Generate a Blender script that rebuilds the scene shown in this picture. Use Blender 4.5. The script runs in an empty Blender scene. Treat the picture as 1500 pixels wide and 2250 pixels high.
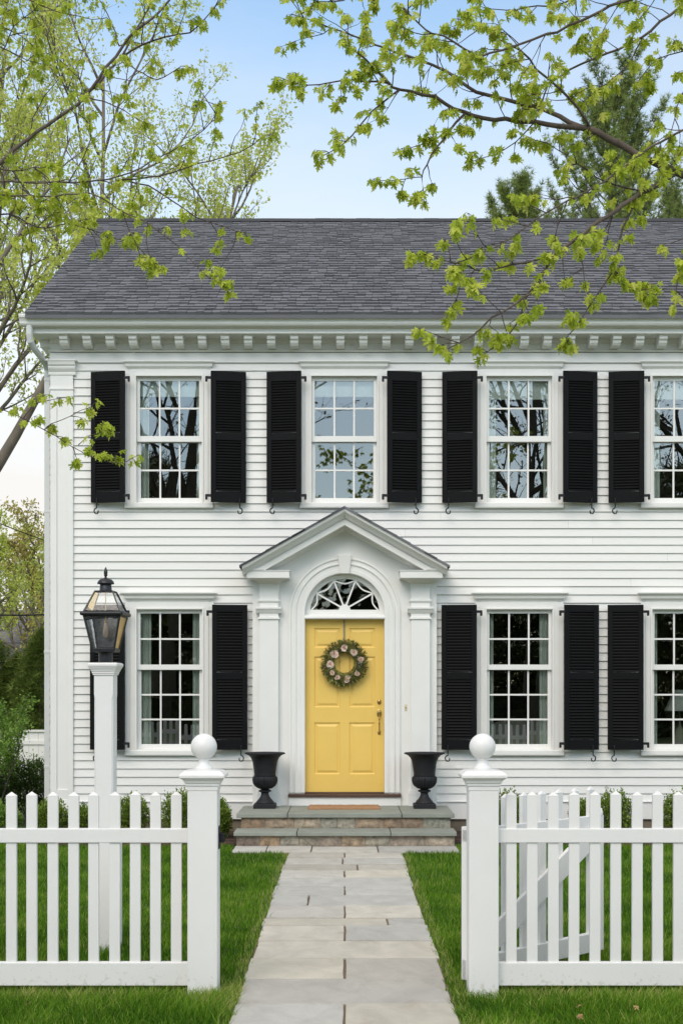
import bpy, math, random
import numpy as np
from mathutils import Vector, Matrix, noise as mnoise

random.seed(7); rng = np.random.default_rng(7)
S = bpy.context.scene
R = math.radians

# ---------------------------------------------------------------- camera
D, F, H = 16.0, 3008.0, 1.65            # metres from camera to the front wall, focal length in photo pixels, eye height
cam_d = bpy.data.cameras.new("camera"); cam = bpy.data.objects.new("camera", cam_d)
S.collection.objects.link(cam); S.camera = cam
cam.location = (0, -D, H); cam.rotation_euler = (R(90), 0, 0)
cam_d.sensor_fit = 'HORIZONTAL'; cam_d.sensor_width = 36; cam_d.lens = F / 1500 * 36
cam_d.shift_x = -7 / 1500; cam_d.shift_y = 395 / 1500
cam_d.clip_start = 0.1; cam_d.clip_end = 2000

# ---------------------------------------------------------------- sky, sun, exposure
SUN_EL, SUN_AZ = R(42), R(-22)          # azimuth measured from behind the camera, negative = from the left
w = bpy.data.worlds.new("World"); S.world = w; w.use_nodes = True
nt = w.node_tree; nt.nodes.clear()
out = nt.nodes.new("ShaderNodeOutputWorld"); bg = nt.nodes.new("ShaderNodeBackground")
sky = nt.nodes.new("ShaderNodeTexSky"); sky.sky_type = 'NISHITA'; sky.sun_disc = False
sky.sun_elevation = SUN_EL; sky.sun_rotation = math.pi + SUN_AZ
sky.air_density = 1.0; sky.dust_density = .7; sky.ozone_density = 1.5
tc = nt.nodes.new("ShaderNodeTexCoord"); mp = nt.nodes.new("ShaderNodeMapping"); mp.inputs['Scale'].default_value = (1.2, 1.2, 3.6)
nz = nt.nodes.new("ShaderNodeTexNoise"); nz.inputs['Scale'].default_value = 2.0; nz.inputs['Detail'].default_value = 7; nz.inputs['Roughness'].default_value = .55
cr = nt.nodes.new("ShaderNodeMapRange"); cr.inputs[1].default_value = .38; cr.inputs[2].default_value = .75; cr.inputs[3].default_value = -.10; cr.inputs[4].default_value = .30
sep = nt.nodes.new("ShaderNodeSeparateXYZ")
el = nt.nodes.new("ShaderNodeMapRange"); el.inputs[1].default_value = .14; el.inputs[2].default_value = .47; el.inputs[3].default_value = 1.0; el.inputs[4].default_value = .12
mx = nt.nodes.new("ShaderNodeMath"); mx.operation = 'ADD'; mx.use_clamp = True
mix = nt.nodes.new("ShaderNodeMix"); mix.data_type = 'RGBA'; mix.inputs[7].default_value = (6.1, 5.98, 5.82, 1)
tn = nt.nodes.new('ShaderNodeMix'); tn.data_type = 'RGBA'; tn.blend_type = 'MULTIPLY'; tn.inputs[0].default_value = 1; tn.inputs[7].default_value = (1.75, 1.85, 1.7, 1)
L = nt.links.new
L(tc.outputs['Generated'], mp.inputs[0]); L(mp.outputs[0], nz.inputs[0]); L(nz.outputs[0], cr.inputs[0])
L(tc.outputs['Generated'], sep.inputs[0]); L(sep.outputs[2], el.inputs[0])
hi = nt.nodes.new("ShaderNodeMapRange"); hi.inputs[1].default_value = .50; hi.inputs[2].default_value = .78; hi.inputs[4].default_value = .88; L(sep.outputs[2], hi.inputs[0])
m2 = nt.nodes.new("ShaderNodeMath"); m2.operation = 'ADD'; m2.use_clamp = True
L(cr.outputs[0], mx.inputs[0]); L(el.outputs[0], mx.inputs[1]);  yr_ = nt.nodes.new("ShaderNodeMapRange"); yr_.inputs[1].default_value = -.5; yr_.inputs[2].default_value = .4; yr_.inputs[3].default_value = .35; yr_.inputs[4].default_value = 1; L(sep.outputs[1], yr_.inputs[0])   # clearer air on the street side
m3 = nt.nodes.new("ShaderNodeMath"); m3.operation = 'MULTIPLY'; L(mx.outputs[0], m3.inputs[0]); L(yr_.outputs[0], m3.inputs[1]); L(m3.outputs[0], m2.inputs[0]); L(hi.outputs[0], m2.inputs[1]); L(m2.outputs[0], mix.inputs[0])
L(sky.outputs[0], tn.inputs[6]); L(tn.outputs[2], mix.inputs[6]); L(mix.outputs[2], bg.inputs[0]); L(bg.outputs[0], out.inputs[0])
bg.inputs[1].default_value = .125
sd = bpy.data.lights.new("sun", 'SUN'); sun = bpy.data.objects.new("sun", sd); S.collection.objects.link(sun)
sd.energy = 1.65; sd.angle = R(38); sd.color = (1, .895, .785)
sv = Vector((math.sin(SUN_AZ) * math.cos(SUN_EL), -math.cos(SUN_AZ) * math.cos(SUN_EL), math.sin(SUN_EL)))
sun.rotation_euler = sv.to_track_quat('Z', 'Y').to_euler()
S.view_settings.view_transform = 'Standard'; S.view_settings.look = 'None'; S.view_settings.gamma = 1
S.view_settings.exposure = 0.35

# ---------------------------------------------------------------- measuring helpers (photo pixel on a plane Y -> metres)
def X(px, Y=0.): return (px - 757) / F * (Y + D)
def Z(py, Y=0.): return H - (py - 1520) / F * (Y + D)
def P(px, py, d): return np.array([(px - 757) / F * d, d - D, H - (py - 1520) / F * d])

# ---------------------------------------------------------------- materials
def newmat(name):
    m = bpy.data.materials.new(name); m.use_nodes = True
    return m, m.node_tree, m.node_tree.nodes['Principled BSDF']
def paint(name, col, rough=.5, noise=.04, nscale=6., bump=.0, bscale=200., metal=0., attr=0., stretch=(1, 1, 1), spec=.5, dirt=None, coat=0.):
    """paint or stone: base colour with soft procedural variation, per-piece variation from the rnd attribute, fine bump"""
    m, t, b = newmat(name); N = t.nodes.new; L = t.links.new
    tc = N("ShaderNodeTexCoord"); mp = N("ShaderNodeMapping"); mp.inputs['Scale'].default_value = stretch
    L(tc.outputs['Object'], mp.inputs[0])
    n1 = N("ShaderNodeTexNoise"); n1.inputs['Scale'].default_value = nscale; n1.inputs['Detail'].default_value = 6; L(mp.outputs[0], n1.inputs[0])
    r1 = N("ShaderNodeMapRange"); r1.inputs[1].default_value = .3; r1.inputs[2].default_value = .7
    r1.inputs[3].default_value = 1 - noise; r1.inputs[4].default_value = 1 + noise; L(n1.outputs[0], r1.inputs[0])
    val = r1.outputs[0]
    if attr:
        a = N("ShaderNodeAttribute"); a.attribute_name = 'rnd'
        r2 = N("ShaderNodeMapRange"); r2.inputs[3].default_value = 1 - attr; r2.inputs[4].default_value = 1 + attr; L(a.outputs['Fac'], r2.inputs[0])
        mm = N("ShaderNodeMath"); mm.operation = 'MULTIPLY'; L(val, mm.inputs[0]); L(r2.outputs[0], mm.inputs[1]); val = mm.outputs[0]
    vm = N("ShaderNodeVectorMath"); vm.operation = 'SCALE'; vm.inputs[0].default_value = col; L(val, vm.inputs['Scale'])
    colout = vm.outputs[0]
    if dirt:            # splashes and rubbed soil low down: (colour, height where it ends)
        dcol, zt = dirt
        g = N("ShaderNodeNewGeometry"); sp = N("ShaderNodeSeparateXYZ"); L(g.outputs['Position'], sp.inputs[0])
        n3 = N("ShaderNodeTexNoise"); n3.inputs['Scale'].default_value = 38; n3.inputs['Detail'].default_value = 5; L(g.outputs['Position'], n3.inputs[0])
        zr = N("ShaderNodeMapRange"); zr.inputs[1].default_value = 0; zr.inputs[2].default_value = zt; zr.inputs[3].default_value = .30; zr.inputs[4].default_value = -.1; L(sp.outputs[2], zr.inputs[0])
        ad = N("ShaderNodeMath"); ad.operation = 'ADD'; L(zr.outputs[0], ad.inputs[0]); L(n3.outputs[0], ad.inputs[1])
        rr = N("ShaderNodeMapRange"); rr.inputs[1].default_value = .74; rr.inputs[2].default_value = .95; rr.inputs[4].default_value = .45; L(ad.outputs[0], rr.inputs[0])
        mi = N("ShaderNodeMix"); mi.data_type = 'RGBA'; mi.inputs[7].default_value = (*dcol, 1); L(rr.outputs[0], mi.inputs[0]); L(colout, mi.inputs[6]); colout = mi.outputs[2]
    L(colout, b.inputs['Base Color'])
    b.inputs['Roughness'].default_value = rough; b.inputs['Metallic'].default_value = metal; b.inputs['Specular IOR Level'].default_value = spec
    b.inputs['Coat Weight'].default_value = coat
    if bump:
        n2 = N("ShaderNodeTexNoise"); n2.inputs['Scale'].default_value = bscale; n2.inputs['Detail'].default_value = 4; L(mp.outputs[0], n2.inputs[0])
        bp = N("ShaderNodeBump"); bp.inputs['Strength'].default_value = bump; bp.inputs['Distance'].default_value = .004; L(n2.outputs[0], bp.inputs['Height']); L(bp.outputs[0], b.inputs['Normal'])
    return m
def leafmat(name, cols, trans=.35, rough=.5, patch=0., pscale=1., spec=.3):
    """leaf: colour picked per leaf from the rnd attribute, lets light through"""
    m, t, b = newmat(name); N = t.nodes.new; L = t.links.new
    a = N("ShaderNodeAttribute"); a.attribute_name = 'rnd'
    fac = a.outputs['Fac']
    if patch:
        g = N("ShaderNodeNewGeometry"); n = N("ShaderNodeTexNoise"); n.inputs['Scale'].default_value = pscale; n.inputs['Detail'].default_value = 4; L(g.outputs['Position'], n.inputs[0])
        r = N("ShaderNodeMapRange"); r.inputs[1].default_value = .3; r.inputs[2].default_value = .7; r.inputs[3].default_value = -patch; r.inputs[4].default_value = patch; L(n.outputs[0], r.inputs[0])
        ad = N("ShaderNodeMath"); ad.operation = 'ADD'; ad.use_clamp = True; L(fac, ad.inputs[0]); L(r.outputs[0], ad.inputs[1]); fac = ad.outputs[0]
    ramp = N("ShaderNodeValToRGB"); el = ramp.color_ramp.elements
    el[0].position = 0; el[0].color = (*cols[0], 1); el[1].position = 1; el[1].color = (*cols[-1], 1)
    for i, c in enumerate(cols[1:-1], 1):
        e = el.new(i / (len(cols) - 1)); e.color = (*c, 1)
    L(fac, ramp.inputs[0]); L(ramp.outputs[0], b.inputs['Base Color'])
    b.inputs['Roughness'].default_value = rough; b.inputs['Specular IOR Level'].default_value = spec
    tr = N("ShaderNodeBsdfTranslucent"); L(ramp.outputs[0], tr.inputs[0])
    ms = N("ShaderNodeMixShader"); ms.inputs[0].default_value = trans
    o = t.nodes['Material Output']; L(b.outputs[0], ms.inputs[1]); L(tr.outputs[0], ms.inputs[2]); L(ms.outputs[0], o.inputs[0])
    return m
def glassmat(name, refl=.16, tint=(.93, .96, .94), wav=.25, wscale=5., rough=.0):
    """thin glazing: clear with mirror reflections that grow at grazing angles, slightly wavy"""
    m, t, b = newmat(name); N = t.nodes.new; L = t.links.new; t.nodes.remove(b)
    fr = N("ShaderNodeFresnel"); fr.inputs[0].default_value = 1.52
    ad = N("ShaderNodeMath"); ad.operation = 'ADD'; ad.inputs[1].default_value = refl; ad.use_clamp = True; L(fr.outputs[0], ad.inputs[0])
    tr = N("ShaderNodeBsdfTransparent"); tr.inputs[0].default_value = (*tint, 1)
    gl = N("ShaderNodeBsdfAnisotropic"); gl.inputs['Roughness'].default_value = rough; gl.inputs[0].default_value = (.97, .98, 1, 1)
    tc = N("ShaderNodeTexCoord"); n = N("ShaderNodeTexNoise"); n.inputs['Scale'].default_value = wscale; n.inputs['Detail'].default_value = 1; L(tc.outputs['Object'], n.inputs[0])
    bp = N("ShaderNodeBump"); bp.inputs['Strength'].default_value = wav; bp.inputs['Distance'].default_value = .004; L(n.outputs[0], bp.inputs['Height']); L(bp.outputs[0], gl.inputs['Normal'])
    ms = N("ShaderNodeMixShader"); L(ad.outputs[0], ms.inputs[0]); L(tr.outputs[0], ms.inputs[1]); L(gl.outputs[0], ms.inputs[2])
    L(ms.outputs[0], t.nodes['Material Output'].inputs[0])
    return m

M = {}
M['siding'] = paint('siding paint', (.765, .755, .725), .5, .03, 2.2, .25, 90, attr=.025, stretch=(.25, 1, 2.5), spec=.35)
M['trim'] = paint('white trim paint', (.785, .775, .745), .42, .025, 3, .12, 120, spec=.4)
M['fence'] = paint('white fence paint', (.79, .78, .76), .4, .02, 4, .12, 140, spec=.4, dirt=((.34, .30, .20), .26))
M['black'] = paint('black shutter paint', (.0045, .0046, .0053), .6, .12, 6, .2, 160, spec=.14)
M['iron'] = paint('black iron', (.011, .0115, .014), .6, .2, 12, .4, 90, spec=.35)
M['lampblack'] = paint('black lamp paint', (.012, .013, .017), .42, .15, 8, .15, 90, spec=.5)
M['door'] = paint('yellow door paint', (.80, .545, .135), .38, .02, 3, .08, 150, spec=.4)
M['brass'] = paint('aged brass', (.52, .36, .13), .28, .15, 20, metal=1.)
M['brown'] = paint('brown threshold wood', (.085, .045, .03), .5, .2, 10, .2, 60, stretch=(.3, 1, 1))
M['slab'] = paint('bluestone slab', (.27, .285, .245), .75, .12, 5, .5, 60, attr=.06)
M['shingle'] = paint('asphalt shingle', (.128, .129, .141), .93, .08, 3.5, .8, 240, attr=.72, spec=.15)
M['found'] = paint('foundation concrete', (.19, .155, .115), .9, .15, 8, .5, 40)
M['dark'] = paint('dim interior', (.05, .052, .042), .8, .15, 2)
M['bark'] = paint('maple bark', (.105, .082, .066), .9, .35, 18, .9, 60, stretch=(1, 1, .4))
M['streetbark'] = paint('shaded street tree bark', (.085, .078, .055), .9, .3, 8)
M['twig'] = paint('twig bark', (.075, .052, .045), .8, .25, 30)
M['bgbark'] = paint('grey brown bark', (.15, .125, .10), .9, .4, 6, .8, 20, stretch=(1, 1, .35))
M['pinebark'] = paint('pine bark', (.12, .095, .07), .9, .3, 8)
M['maple'] = leafmat('young maple leaf', [(.28, .38, .035), (.44, .54, .055), (.58, .66, .08), (.66, .68, .16)], .5, spec=.15)
M['bgleaf'] = leafmat('distant spring leaf', [(.38, .45, .09), (.56, .62, .13), (.68, .70, .22)], .5, spec=.1)
M['budleaf'] = leafmat('budding yellow leaf', [(.42, .38, .09), (.52, .50, .13), (.50, .36, .14)], .4)
M['pine'] = leafmat('pine needle', [(.15, .21, .055), (.25, .32, .09), (.36, .41, .15)], .35, spec=.1)
M['ever'] = leafmat('evergreen spray', [(.06, .10, .02), (.12, .18, .035), (.24, .28, .07)], .3, spec=.1)
M['box'] = leafmat('boxwood leaf', [(.10, .17, .02), (.18, .27, .035), (.32, .40, .07)], .3)
M['yew'] = leafmat('dark bush leaf', [(.03, .06, .012), (.055, .095, .018), (.10, .15, .03)], .2)
M['shrub'] = leafmat('fresh shrub leaf', [(.12, .24, .03), (.20, .34, .05), (.28, .42, .08)], .4)
M['wood'] = leafmat('woodland leaf', [(.04, .06, .014), (.075, .10, .024), (.12, .14, .035)], .2)
M['grass'] = leafmat('grass blade', [(.035, .095, .006), (.085, .20, .010), (.18, .33, .022), (.40, .40, .13)], .3, .6, patch=.2, pscale=1.7, spec=.12)
M['pane'] = glassmat('window glass', .17, (.92, .95, .93), .05, 3.)
M['fanglass'] = glassmat('fanlight glass', .05, (.9, .93, .9), .5, 9)
M['lampglass'] = glassmat('lantern glass', .0, (.90, .92, .92), .5, 30, .08)
M['curtain'] = paint('pale curtain cloth', (.74, .80, .72), .9, .06, 20)
M['beige'] = paint('pale furniture cloth', (.30, .30, .26), .9, .05, 10)
M['coir'] = paint('coir mat', (.36, .20, .10), .98, .3, 120, 1, 300)
M['ribbon'] = paint('taupe ribbon', (.25, .21, .16), .6, .05)
M['petal'] = leafmat('blush rose petal', [(.86, .58, .46), (.90, .70, .60), (.93, .80, .71)], .2, .6)
M['smallflower'] = leafmat('small white flower', [(.75, .72, .62), (.82, .80, .74)], .2)
M['wreathleaf'] = leafmat('wreath leaf', [(.07, .085, .02), (.15, .18, .035), (.34, .37, .09), (.22, .17, .07)], .15)
M['amber'] = paint('lamp pane with door reflection', (.62, .36, .09), .25, .1, 9, spec=.6)  # reflection of the yellow door put into the pane colour
M['wire'] = paint('cable black', (.02, .02, .02), .7, .1)
M['greyroof'] = paint('grey distant roof', (.16, .155, .17), .9, .15, 5, attr=.1)
M['straw'] = paint('dry fallen leaf', (.42, .27, .12), .8, .25, 30)
def bulbmat():
    m, t, b = newmat('clear bulb'); b.inputs['Base Color'].default_value = (.95, .80, .66, 1); b.inputs['Roughness'].default_value = .15
    b.inputs['Transmission Weight'].default_value = .45; b.inputs['IOR'].default_value = 1.2; return m
M['bulb'] = bulbmat()

def groundmat():
    m, t, b = newmat('soil and thatch'); N = t.nodes.new; L = t.links.new
    g = N("ShaderNodeNewGeometry"); n = N("ShaderNodeTexNoise"); n.inputs['Scale'].default_value = 9; n.inputs['Detail'].default_value = 8; L(g.outputs['Position'], n.inputs[0])
    r = N("ShaderNodeValToRGB"); r.color_ramp.elements[0].position = .3; r.color_ramp.elements[0].color = (.055, .11, .018, 1)
    r.color_ramp.elements[1].position = .75; r.color_ramp.elements[1].color = (.15, .17, .06, 1); L(n.outputs[0], r.inputs[0])
    L(r.outputs[0], b.inputs['Base Color']); b.inputs['Roughness'].default_value = .95
    return m
M['ground'] = groundmat()
M['walk'] = paint('pale concrete', (.50, .485, .45), .9, .08, 2.5, .4, 60)
M['asphalt'] = paint('worn asphalt', (.17, .168, .165), .92, .12, 3, .6, 120)
M['mulch'] = paint('bark mulch', (.052, .028, .018), .95, .5, 45, 1., 60, attr=.5)
def flagmat():
    m, t, b = newmat('flagstone'); N = t.nodes.new; L = t.links.new
    g = N("ShaderNodeNewGeometry"); a = N("ShaderNodeAttribute"); a.attribute_name = 'rnd'
    ramp = N("ShaderNodeValToRGB"); e = ramp.color_ramp.elements
    e[0].position = 0; e[0].color = (.47, .46, .425, 1); e[1].position = 1; e[1].color = (.55, .515, .43, 1)
    k = e.new(.35); k.color = (.52, .505, .465, 1); k = e.new(.7); k.color = (.51, .475, .42, 1)
    L(a.outputs['Fac'], ramp.inputs[0])
    mp = N("ShaderNodeMapping"); mp.inputs['Scale'].default_value = (1.7, 1.1, 1); L(g.outputs['Position'], mp.inputs[0])
    n = N("ShaderNodeTexNoise"); n.inputs['Scale'].default_value = 3.2; n.inputs['Detail'].default_value = 9; n.inputs['Roughness'].default_value = .62; n.inputs['Distortion'].default_value = .6; L(mp.outputs[0], n.inputs[0])
    r = N("ShaderNodeMapRange"); r.inputs[1].default_value = .28; r.inputs[2].default_value = .72; r.inputs[3].default_value = .80; r.inputs[4].default_value = 1.08; L(n.outputs[0], r.inputs[0])
    # rusty and dark mineral stains
    n4 = N("ShaderNodeTexNoise"); n4.inputs['Scale'].default_value = 1.9; n4.inputs['Detail'].default_value = 7; n4.inputs['Distortion'].default_value = 1.2; L(mp.outputs[0], n4.inputs[0])
    r4 = N("ShaderNodeMapRange"); r4.inputs[1].default_value = .60; r4.inputs[2].default_value = .78; r4.inputs[4].default_value = .42; L(n4.outputs[0], r4.inputs[0])
    vm = N("ShaderNodeVectorMath"); vm.operation = 'SCALE'; sn = N("ShaderNodeMath"); sn.operation = 'MULTIPLY'; sn.inputs[1].default_value = 37.7; L(a.outputs['Fac'], sn.inputs[0]); fr = N("ShaderNodeMath"); fr.operation = 'FRACT'; L(sn.outputs[0], fr.inputs[0])
    r5 = N("ShaderNodeMapRange"); r5.inputs[3].default_value = .80; r5.inputs[4].default_value = 1.06; L(fr.outputs[0], r5.inputs[0]); m5 = N("ShaderNodeMath"); m5.operation = 'MULTIPLY'; L(r.outputs[0], m5.inputs[0]); L(r5.outputs[0], m5.inputs[1])
    L(ramp.outputs[0], vm.inputs[0]); L(m5.outputs[0], vm.inputs['Scale'])
    mi = N("ShaderNodeMix"); mi.data_type = 'RGBA'; mi.inputs[7].default_value = (.27, .21, .16, 1); L(r4.outputs[0], mi.inputs[0]); L(vm.outputs[0], mi.inputs[6])
    L(mi.outputs[2], b.inputs['Base Color']); b.inputs['Roughness'].default_value = .72
    n2 = N("ShaderNodeTexNoise"); n2.inputs['Scale'].default_value = 14; n2.inputs['Detail'].default_value = 8; L(mp.outputs[0], n2.inputs[0])
    bp = N("ShaderNodeBump"); bp.inputs['Strength'].default_value = .5; bp.inputs['Distance'].default_value = .008; L(n2.outputs[0], bp.inputs['Height']); L(bp.outputs[0], b.inputs['Normal'])
    return m
M['flag'] = flagmat()
def rubblemat():
    m, t, b = newmat('rubble stone'); N = t.nodes.new; L = t.links.new
    g = N("ShaderNodeNewGeometry"); a = N("ShaderNodeAttribute"); a.attribute_name = 'rnd'
    ramp = N("ShaderNodeValToRGB"); e = ramp.color_ramp.elements
    e[0].position = 0; e[0].color = (.30, .215, .145, 1); e[1].position = 1; e[1].color = (.42, .36, .28, 1)
    for p, c in ((.25, (.40, .33, .25)), (.45, (.20, .16, .13)), (.65, (.36, .23, .13)), (.82, (.27, .26, .21))):
        k = e.new(p); k.color = (*c, 1)
    L(a.outputs['Fac'], ramp.inputs[0])
    n = N("ShaderNodeTexNoise"); n.inputs['Scale'].default_value = 17; n.inputs['Detail'].default_value = 9; n.inputs['Roughness'].default_value = .65; L(g.outputs['Position'], n.inputs[0])
    r = N("ShaderNodeMapRange"); r.inputs[1].default_value = .3; r.inputs[2].default_value = .7; r.inputs[3].default_value = .45; r.inputs[4].default_value = 1.6; L(n.outputs[0], r.inputs[0])
    vm = N("ShaderNodeVectorMath"); vm.operation = 'SCALE'; L(ramp.outputs[0], vm.inputs[0]); L(r.outputs[0], vm.inputs['Scale'])
    L(vm.outputs[0], b.inputs['Base Color']); b.inputs['Roughness'].default_value = .85
    bp = N("ShaderNodeBump"); bp.inputs['Strength'].default_value = 1; bp.inputs['Distance'].default_value = .015; L(n.outputs[0], bp.inputs['Height']); L(bp.outputs[0], b.inputs['Normal'])
    return m
M['rubble'] = rubblemat()
M['mortar'] = paint('mortar', (.30, .26, .20), .95, .15, 20, .6, 80)

# ---------------------------------------------------------------- mesh builder
class MB:
    def __init__(s): s.v = []; s.f = []; s.r = []
    def add(s, vs, fs, r=None):
        o = len(s.v); s.v.extend([tuple(float(c) for c in p) for p in vs]); s.f.extend([tuple(i + o for i in f) for f in fs])
        r = random.random() if r is None else r
        s.r.extend([r] * len(fs)); return s
    def box(s, x0, x1, y0, y1, z0, z1, r=None):
        vs = [(x, y, z) for z in (z0, z1) for y in (y0, y1) for x in (x0, x1)]
        return s.add(vs, [(0, 2, 3, 1), (4, 5, 7, 6), (0, 1, 5, 4), (2, 6, 7, 3), (0, 4, 6, 2), (1, 3, 7, 5)], r)
    def quadbox(s, a, b, r=None):
        """two matching quads joined into a solid"""
        return s.add(list(a) + list(b), [(3, 2, 1, 0), (4, 5, 6, 7), (0, 1, 5, 4), (1, 2, 6, 5), (2, 3, 7, 6), (3, 0, 4, 7)], r)
    def prism_x(s, prof, x0, x1, r=None):
        """profile [(y,z)] extruded along x"""
        n = len(prof); vs = [(x0, y, z) for y, z in prof] + [(x1, y, z) for y, z in prof]
        fs = [(i, (i + 1) % n, n + (i + 1) % n, n + i) for i in range(n)] + [tuple(range(n))[::-1], tuple(range(n, 2 * n))]
        return s.add(vs, fs, r)
    def prism_y(s, prof, y0, y1, r=None):
        n = len(prof); vs = [(x, y0, z) for x, z in prof] + [(x, y1, z) for x, z in prof]
        fs = [(i, (i + 1) % n, n + (i + 1) % n, n + i) for i in range(n)] + [tuple(range(n))[::-1], tuple(range(n, 2 * n))]
        return s.add(vs, fs, r)
    def lathe(s, prof, seg=32, c=(0, 0, 0), lobes=None, r=None, square=False):
        """profile [(radius,z)] about z; lobes=(i0,i1,count,depth) ripples those rings; square: four sided, radius = half width"""
        vs = []; fs = []; n = len(prof)
        if square: seg = 4
        for i, (rad, z) in enumerate(prof):
            for k in range(seg):
                a = 2 * math.pi * (k + (.5 if square else 0)) / seg; q = rad * (math.sqrt(2) if square else 1)
                if lobes and lobes[0] <= i <= lobes[1]: q *= 1 - lobes[3] * (1 - abs(math.cos(a * lobes[2] / 2)))
                vs.append((c[0] + q * math.cos(a), c[1] + q * math.sin(a), c[2] + z))
        for i in range(n - 1):
            for k in range(seg):
                k2 = (k + 1) % seg; fs.append((i * seg + k, i * seg + k2, (i + 1) * seg + k2, (i + 1) * seg + k))
        fs.append(tuple(range(seg))[::-1]); fs.append(tuple((n - 1) * seg + k for k in range(seg)))
        return s.add(vs, fs, r)
    def tube(s, pts, rad, sides=6, r=None):
        pts = np.asarray(pts, float); n = len(pts)
        rad = np.full(n, float(rad)) if np.isscalar(rad) else np.asarray(rad, float)
        t = np.gradient(pts, axis=0) if n > 2 else np.repeat((pts[-1] - pts[0])[None], n, 0)
        t /= np.linalg.norm(t, axis=1)[:, None] + 1e-12
        up = np.array([0, 0, 1.]) if abs(t[0][2]) < .9 else np.array([1., 0, 0])
        a = np.cross(t, up); a /= np.linalg.norm(a, axis=1)[:, None] + 1e-12; b = np.cross(t, a)
        ang = np.arange(sides) * 2 * math.pi / sides
        ring = pts[:, None, :] + rad[:, None, None] * (np.cos(ang)[None, :, None] * a[:, None, :] + np.sin(ang)[None, :, None] * b[:, None, :])
        fs = [(i * sides + k, i * sides + (k + 1) % sides, (i + 1) * sides + (k + 1) % sides, (i + 1) * sides + k) for i in range(n - 1) for k in range(sides)]
        fs += [tuple(range(sides))[::-1], tuple((n - 1) * sides + k for k in range(sides))]
        return s.add(ring.reshape(-1, 3), fs, r)
    def build(s, name, m, parent=None, smooth=False, bevel=0., loc=None):
        me = bpy.data.meshes.new(name); me.from_pydata(s.v, [], s.f)
        at = me.attributes.new('rnd', 'FLOAT', 'FACE'); at.data.foreach_set('value', s.r)
        if smooth: me.polygons.foreach_set('use_smooth', [True] * len(s.f))
        me.update()
        o = bpy.data.objects.new(name, me); S.collection.objects.link(o); me.materials.append(m)
        if parent is not None: o.parent = parent
        if loc is not None: o.location = loc
        if bevel:
            b = o.modifiers.new('bevel', 'BEVEL'); b.width = bevel; b.segments = 2; b.limit_method = 'ANGLE'; b.angle_limit = R(40)
        if smooth == 'auto':
            me.set_sharp_from_angle(angle=R(38))
        return o
def tag(o, label=None, cat=None, group=None, kind=None):
    if label: o['label'] = label
    if cat: o['category'] = cat
    if group: o['group'] = group
    if kind: o['kind'] = kind
    return o
def thing(name, label, cat, loc=(0, 0, 0), rz=0, group=None):
    o = bpy.data.objects.new(name, None); o.empty_display_size = .1; S.collection.objects.link(o)
    o.location = loc; o.rotation_euler = (0, 0, rz); return tag(o, label, cat, group)
def kids(o): return [c for c in bpy.data.objects if c.parent == o]
def copy_tree(o, parent=None):
    c = o.copy(); S.collection.objects.link(c); c.parent = parent
    for ch in kids(o): copy_tree(ch, c)
    return c

# leaf templates: triangles in a local frame (x across, y along the leaf, z out of it)
def maple_template():
    half = [(.13, .03), (.40, -.06), (.27, .13), (.38, .17), (.15, .25), (.38, .38), (.58, .42), (.44, .50), (.50, .66), (.30, .55), (.11, .46), (.20, .66), (.28, .74), (.12, .76), (.11, .88)]
    o = [(0, 0)] + half + [(0, 1.05)] + [(-x, y) for x, y in half[::-1]]
    v = [(0, .36, 0)] + [(x, y, -.55 * abs(x) - .42 * y * y) for x, y in o]
    n = len(o); return np.array(v), np.array([(0, 1 + i, 1 + (i + 1) % n) for i in range(n)])
def simple_template():
    v = np.array([(0, 0, 0), (.3, .45, -.08), (0, 1, -.18), (-.3, .45, -.08)]); return v, np.array([(0, 1, 2), (0, 2, 3)])
def sprig_template(k=4, w=.1):
    vs = []; fs = []
    for i in range(k):
        a = (i / (k - 1) - .5) * 2.2; d = np.array([math.sin(a), math.cos(a), .25 * math.sin(i * 2.3)]); p = np.array([math.cos(a), -math.sin(a), 0]) * w
        o = len(vs); vs += [-p * .5, p * .5, d + p * .12, d - p * .12]; fs += [(o, o + 1, o + 2), (o, o + 2, o + 3)]
    return np.array(vs), np.array(fs)
def tuft_template(k=14, w=.045):
    r2 = np.random.default_rng(3); vs = []; fs = []
    for i in range(k):
        d = r2.normal(size=3); d[1] = abs(d[1]) + .5; d /= np.linalg.norm(d); s = np.cross(d, r2.normal(size=3)); s /= np.linalg.norm(s)
        o = len(vs); vs += [-s * w, s * w, d]; fs += [(o, o + 1, o + 2)]
    return np.array(vs), np.array(fs)
MAPLE, SIMPLE, SPRIG, TUFT = maple_template(), simple_template(), sprig_template(), tuft_template()
def scatter(name, tmpl, pos, ydir, size, mat, parent=None, roll=None, rnd=None, flat=False):
    """one mesh from many leaf copies: position, direction of the leaf axis, size"""
    tv, tf = tmpl; n = len(pos); pos = np.asarray(pos, float); y = np.asarray(ydir, float); y = y / (np.linalg.norm(y, axis=1)[:, None] + 1e-9)
    z = np.zeros((n, 3)); z[:, 2] = 1
    if not flat: z += rng.normal(size=(n, 3)) * (.45 if roll is None else roll)
    x = np.cross(y, z); x /= np.linalg.norm(x, axis=1)[:, None] + 1e-9; z = np.cross(x, y)
    sz = np.asarray(size, float).reshape(-1, 1, 1) * np.ones((n, 1, 1))
    V = pos[:, None, :] + sz * (tv[None, :, 0:1] * x[:, None, :] + tv[None, :, 1:2] * y[:, None, :] + tv[None, :, 2:3] * z[:, None, :])
    Fc = tf[None] + (np.arange(n) * len(tv))[:, None, None]
    rnd = rng.random(n) if rnd is None else rnd
    return rawmesh(name, V.reshape(-1, 3), Fc.reshape(-1, 3), np.repeat(rnd, len(tf)), mat, parent)
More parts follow.
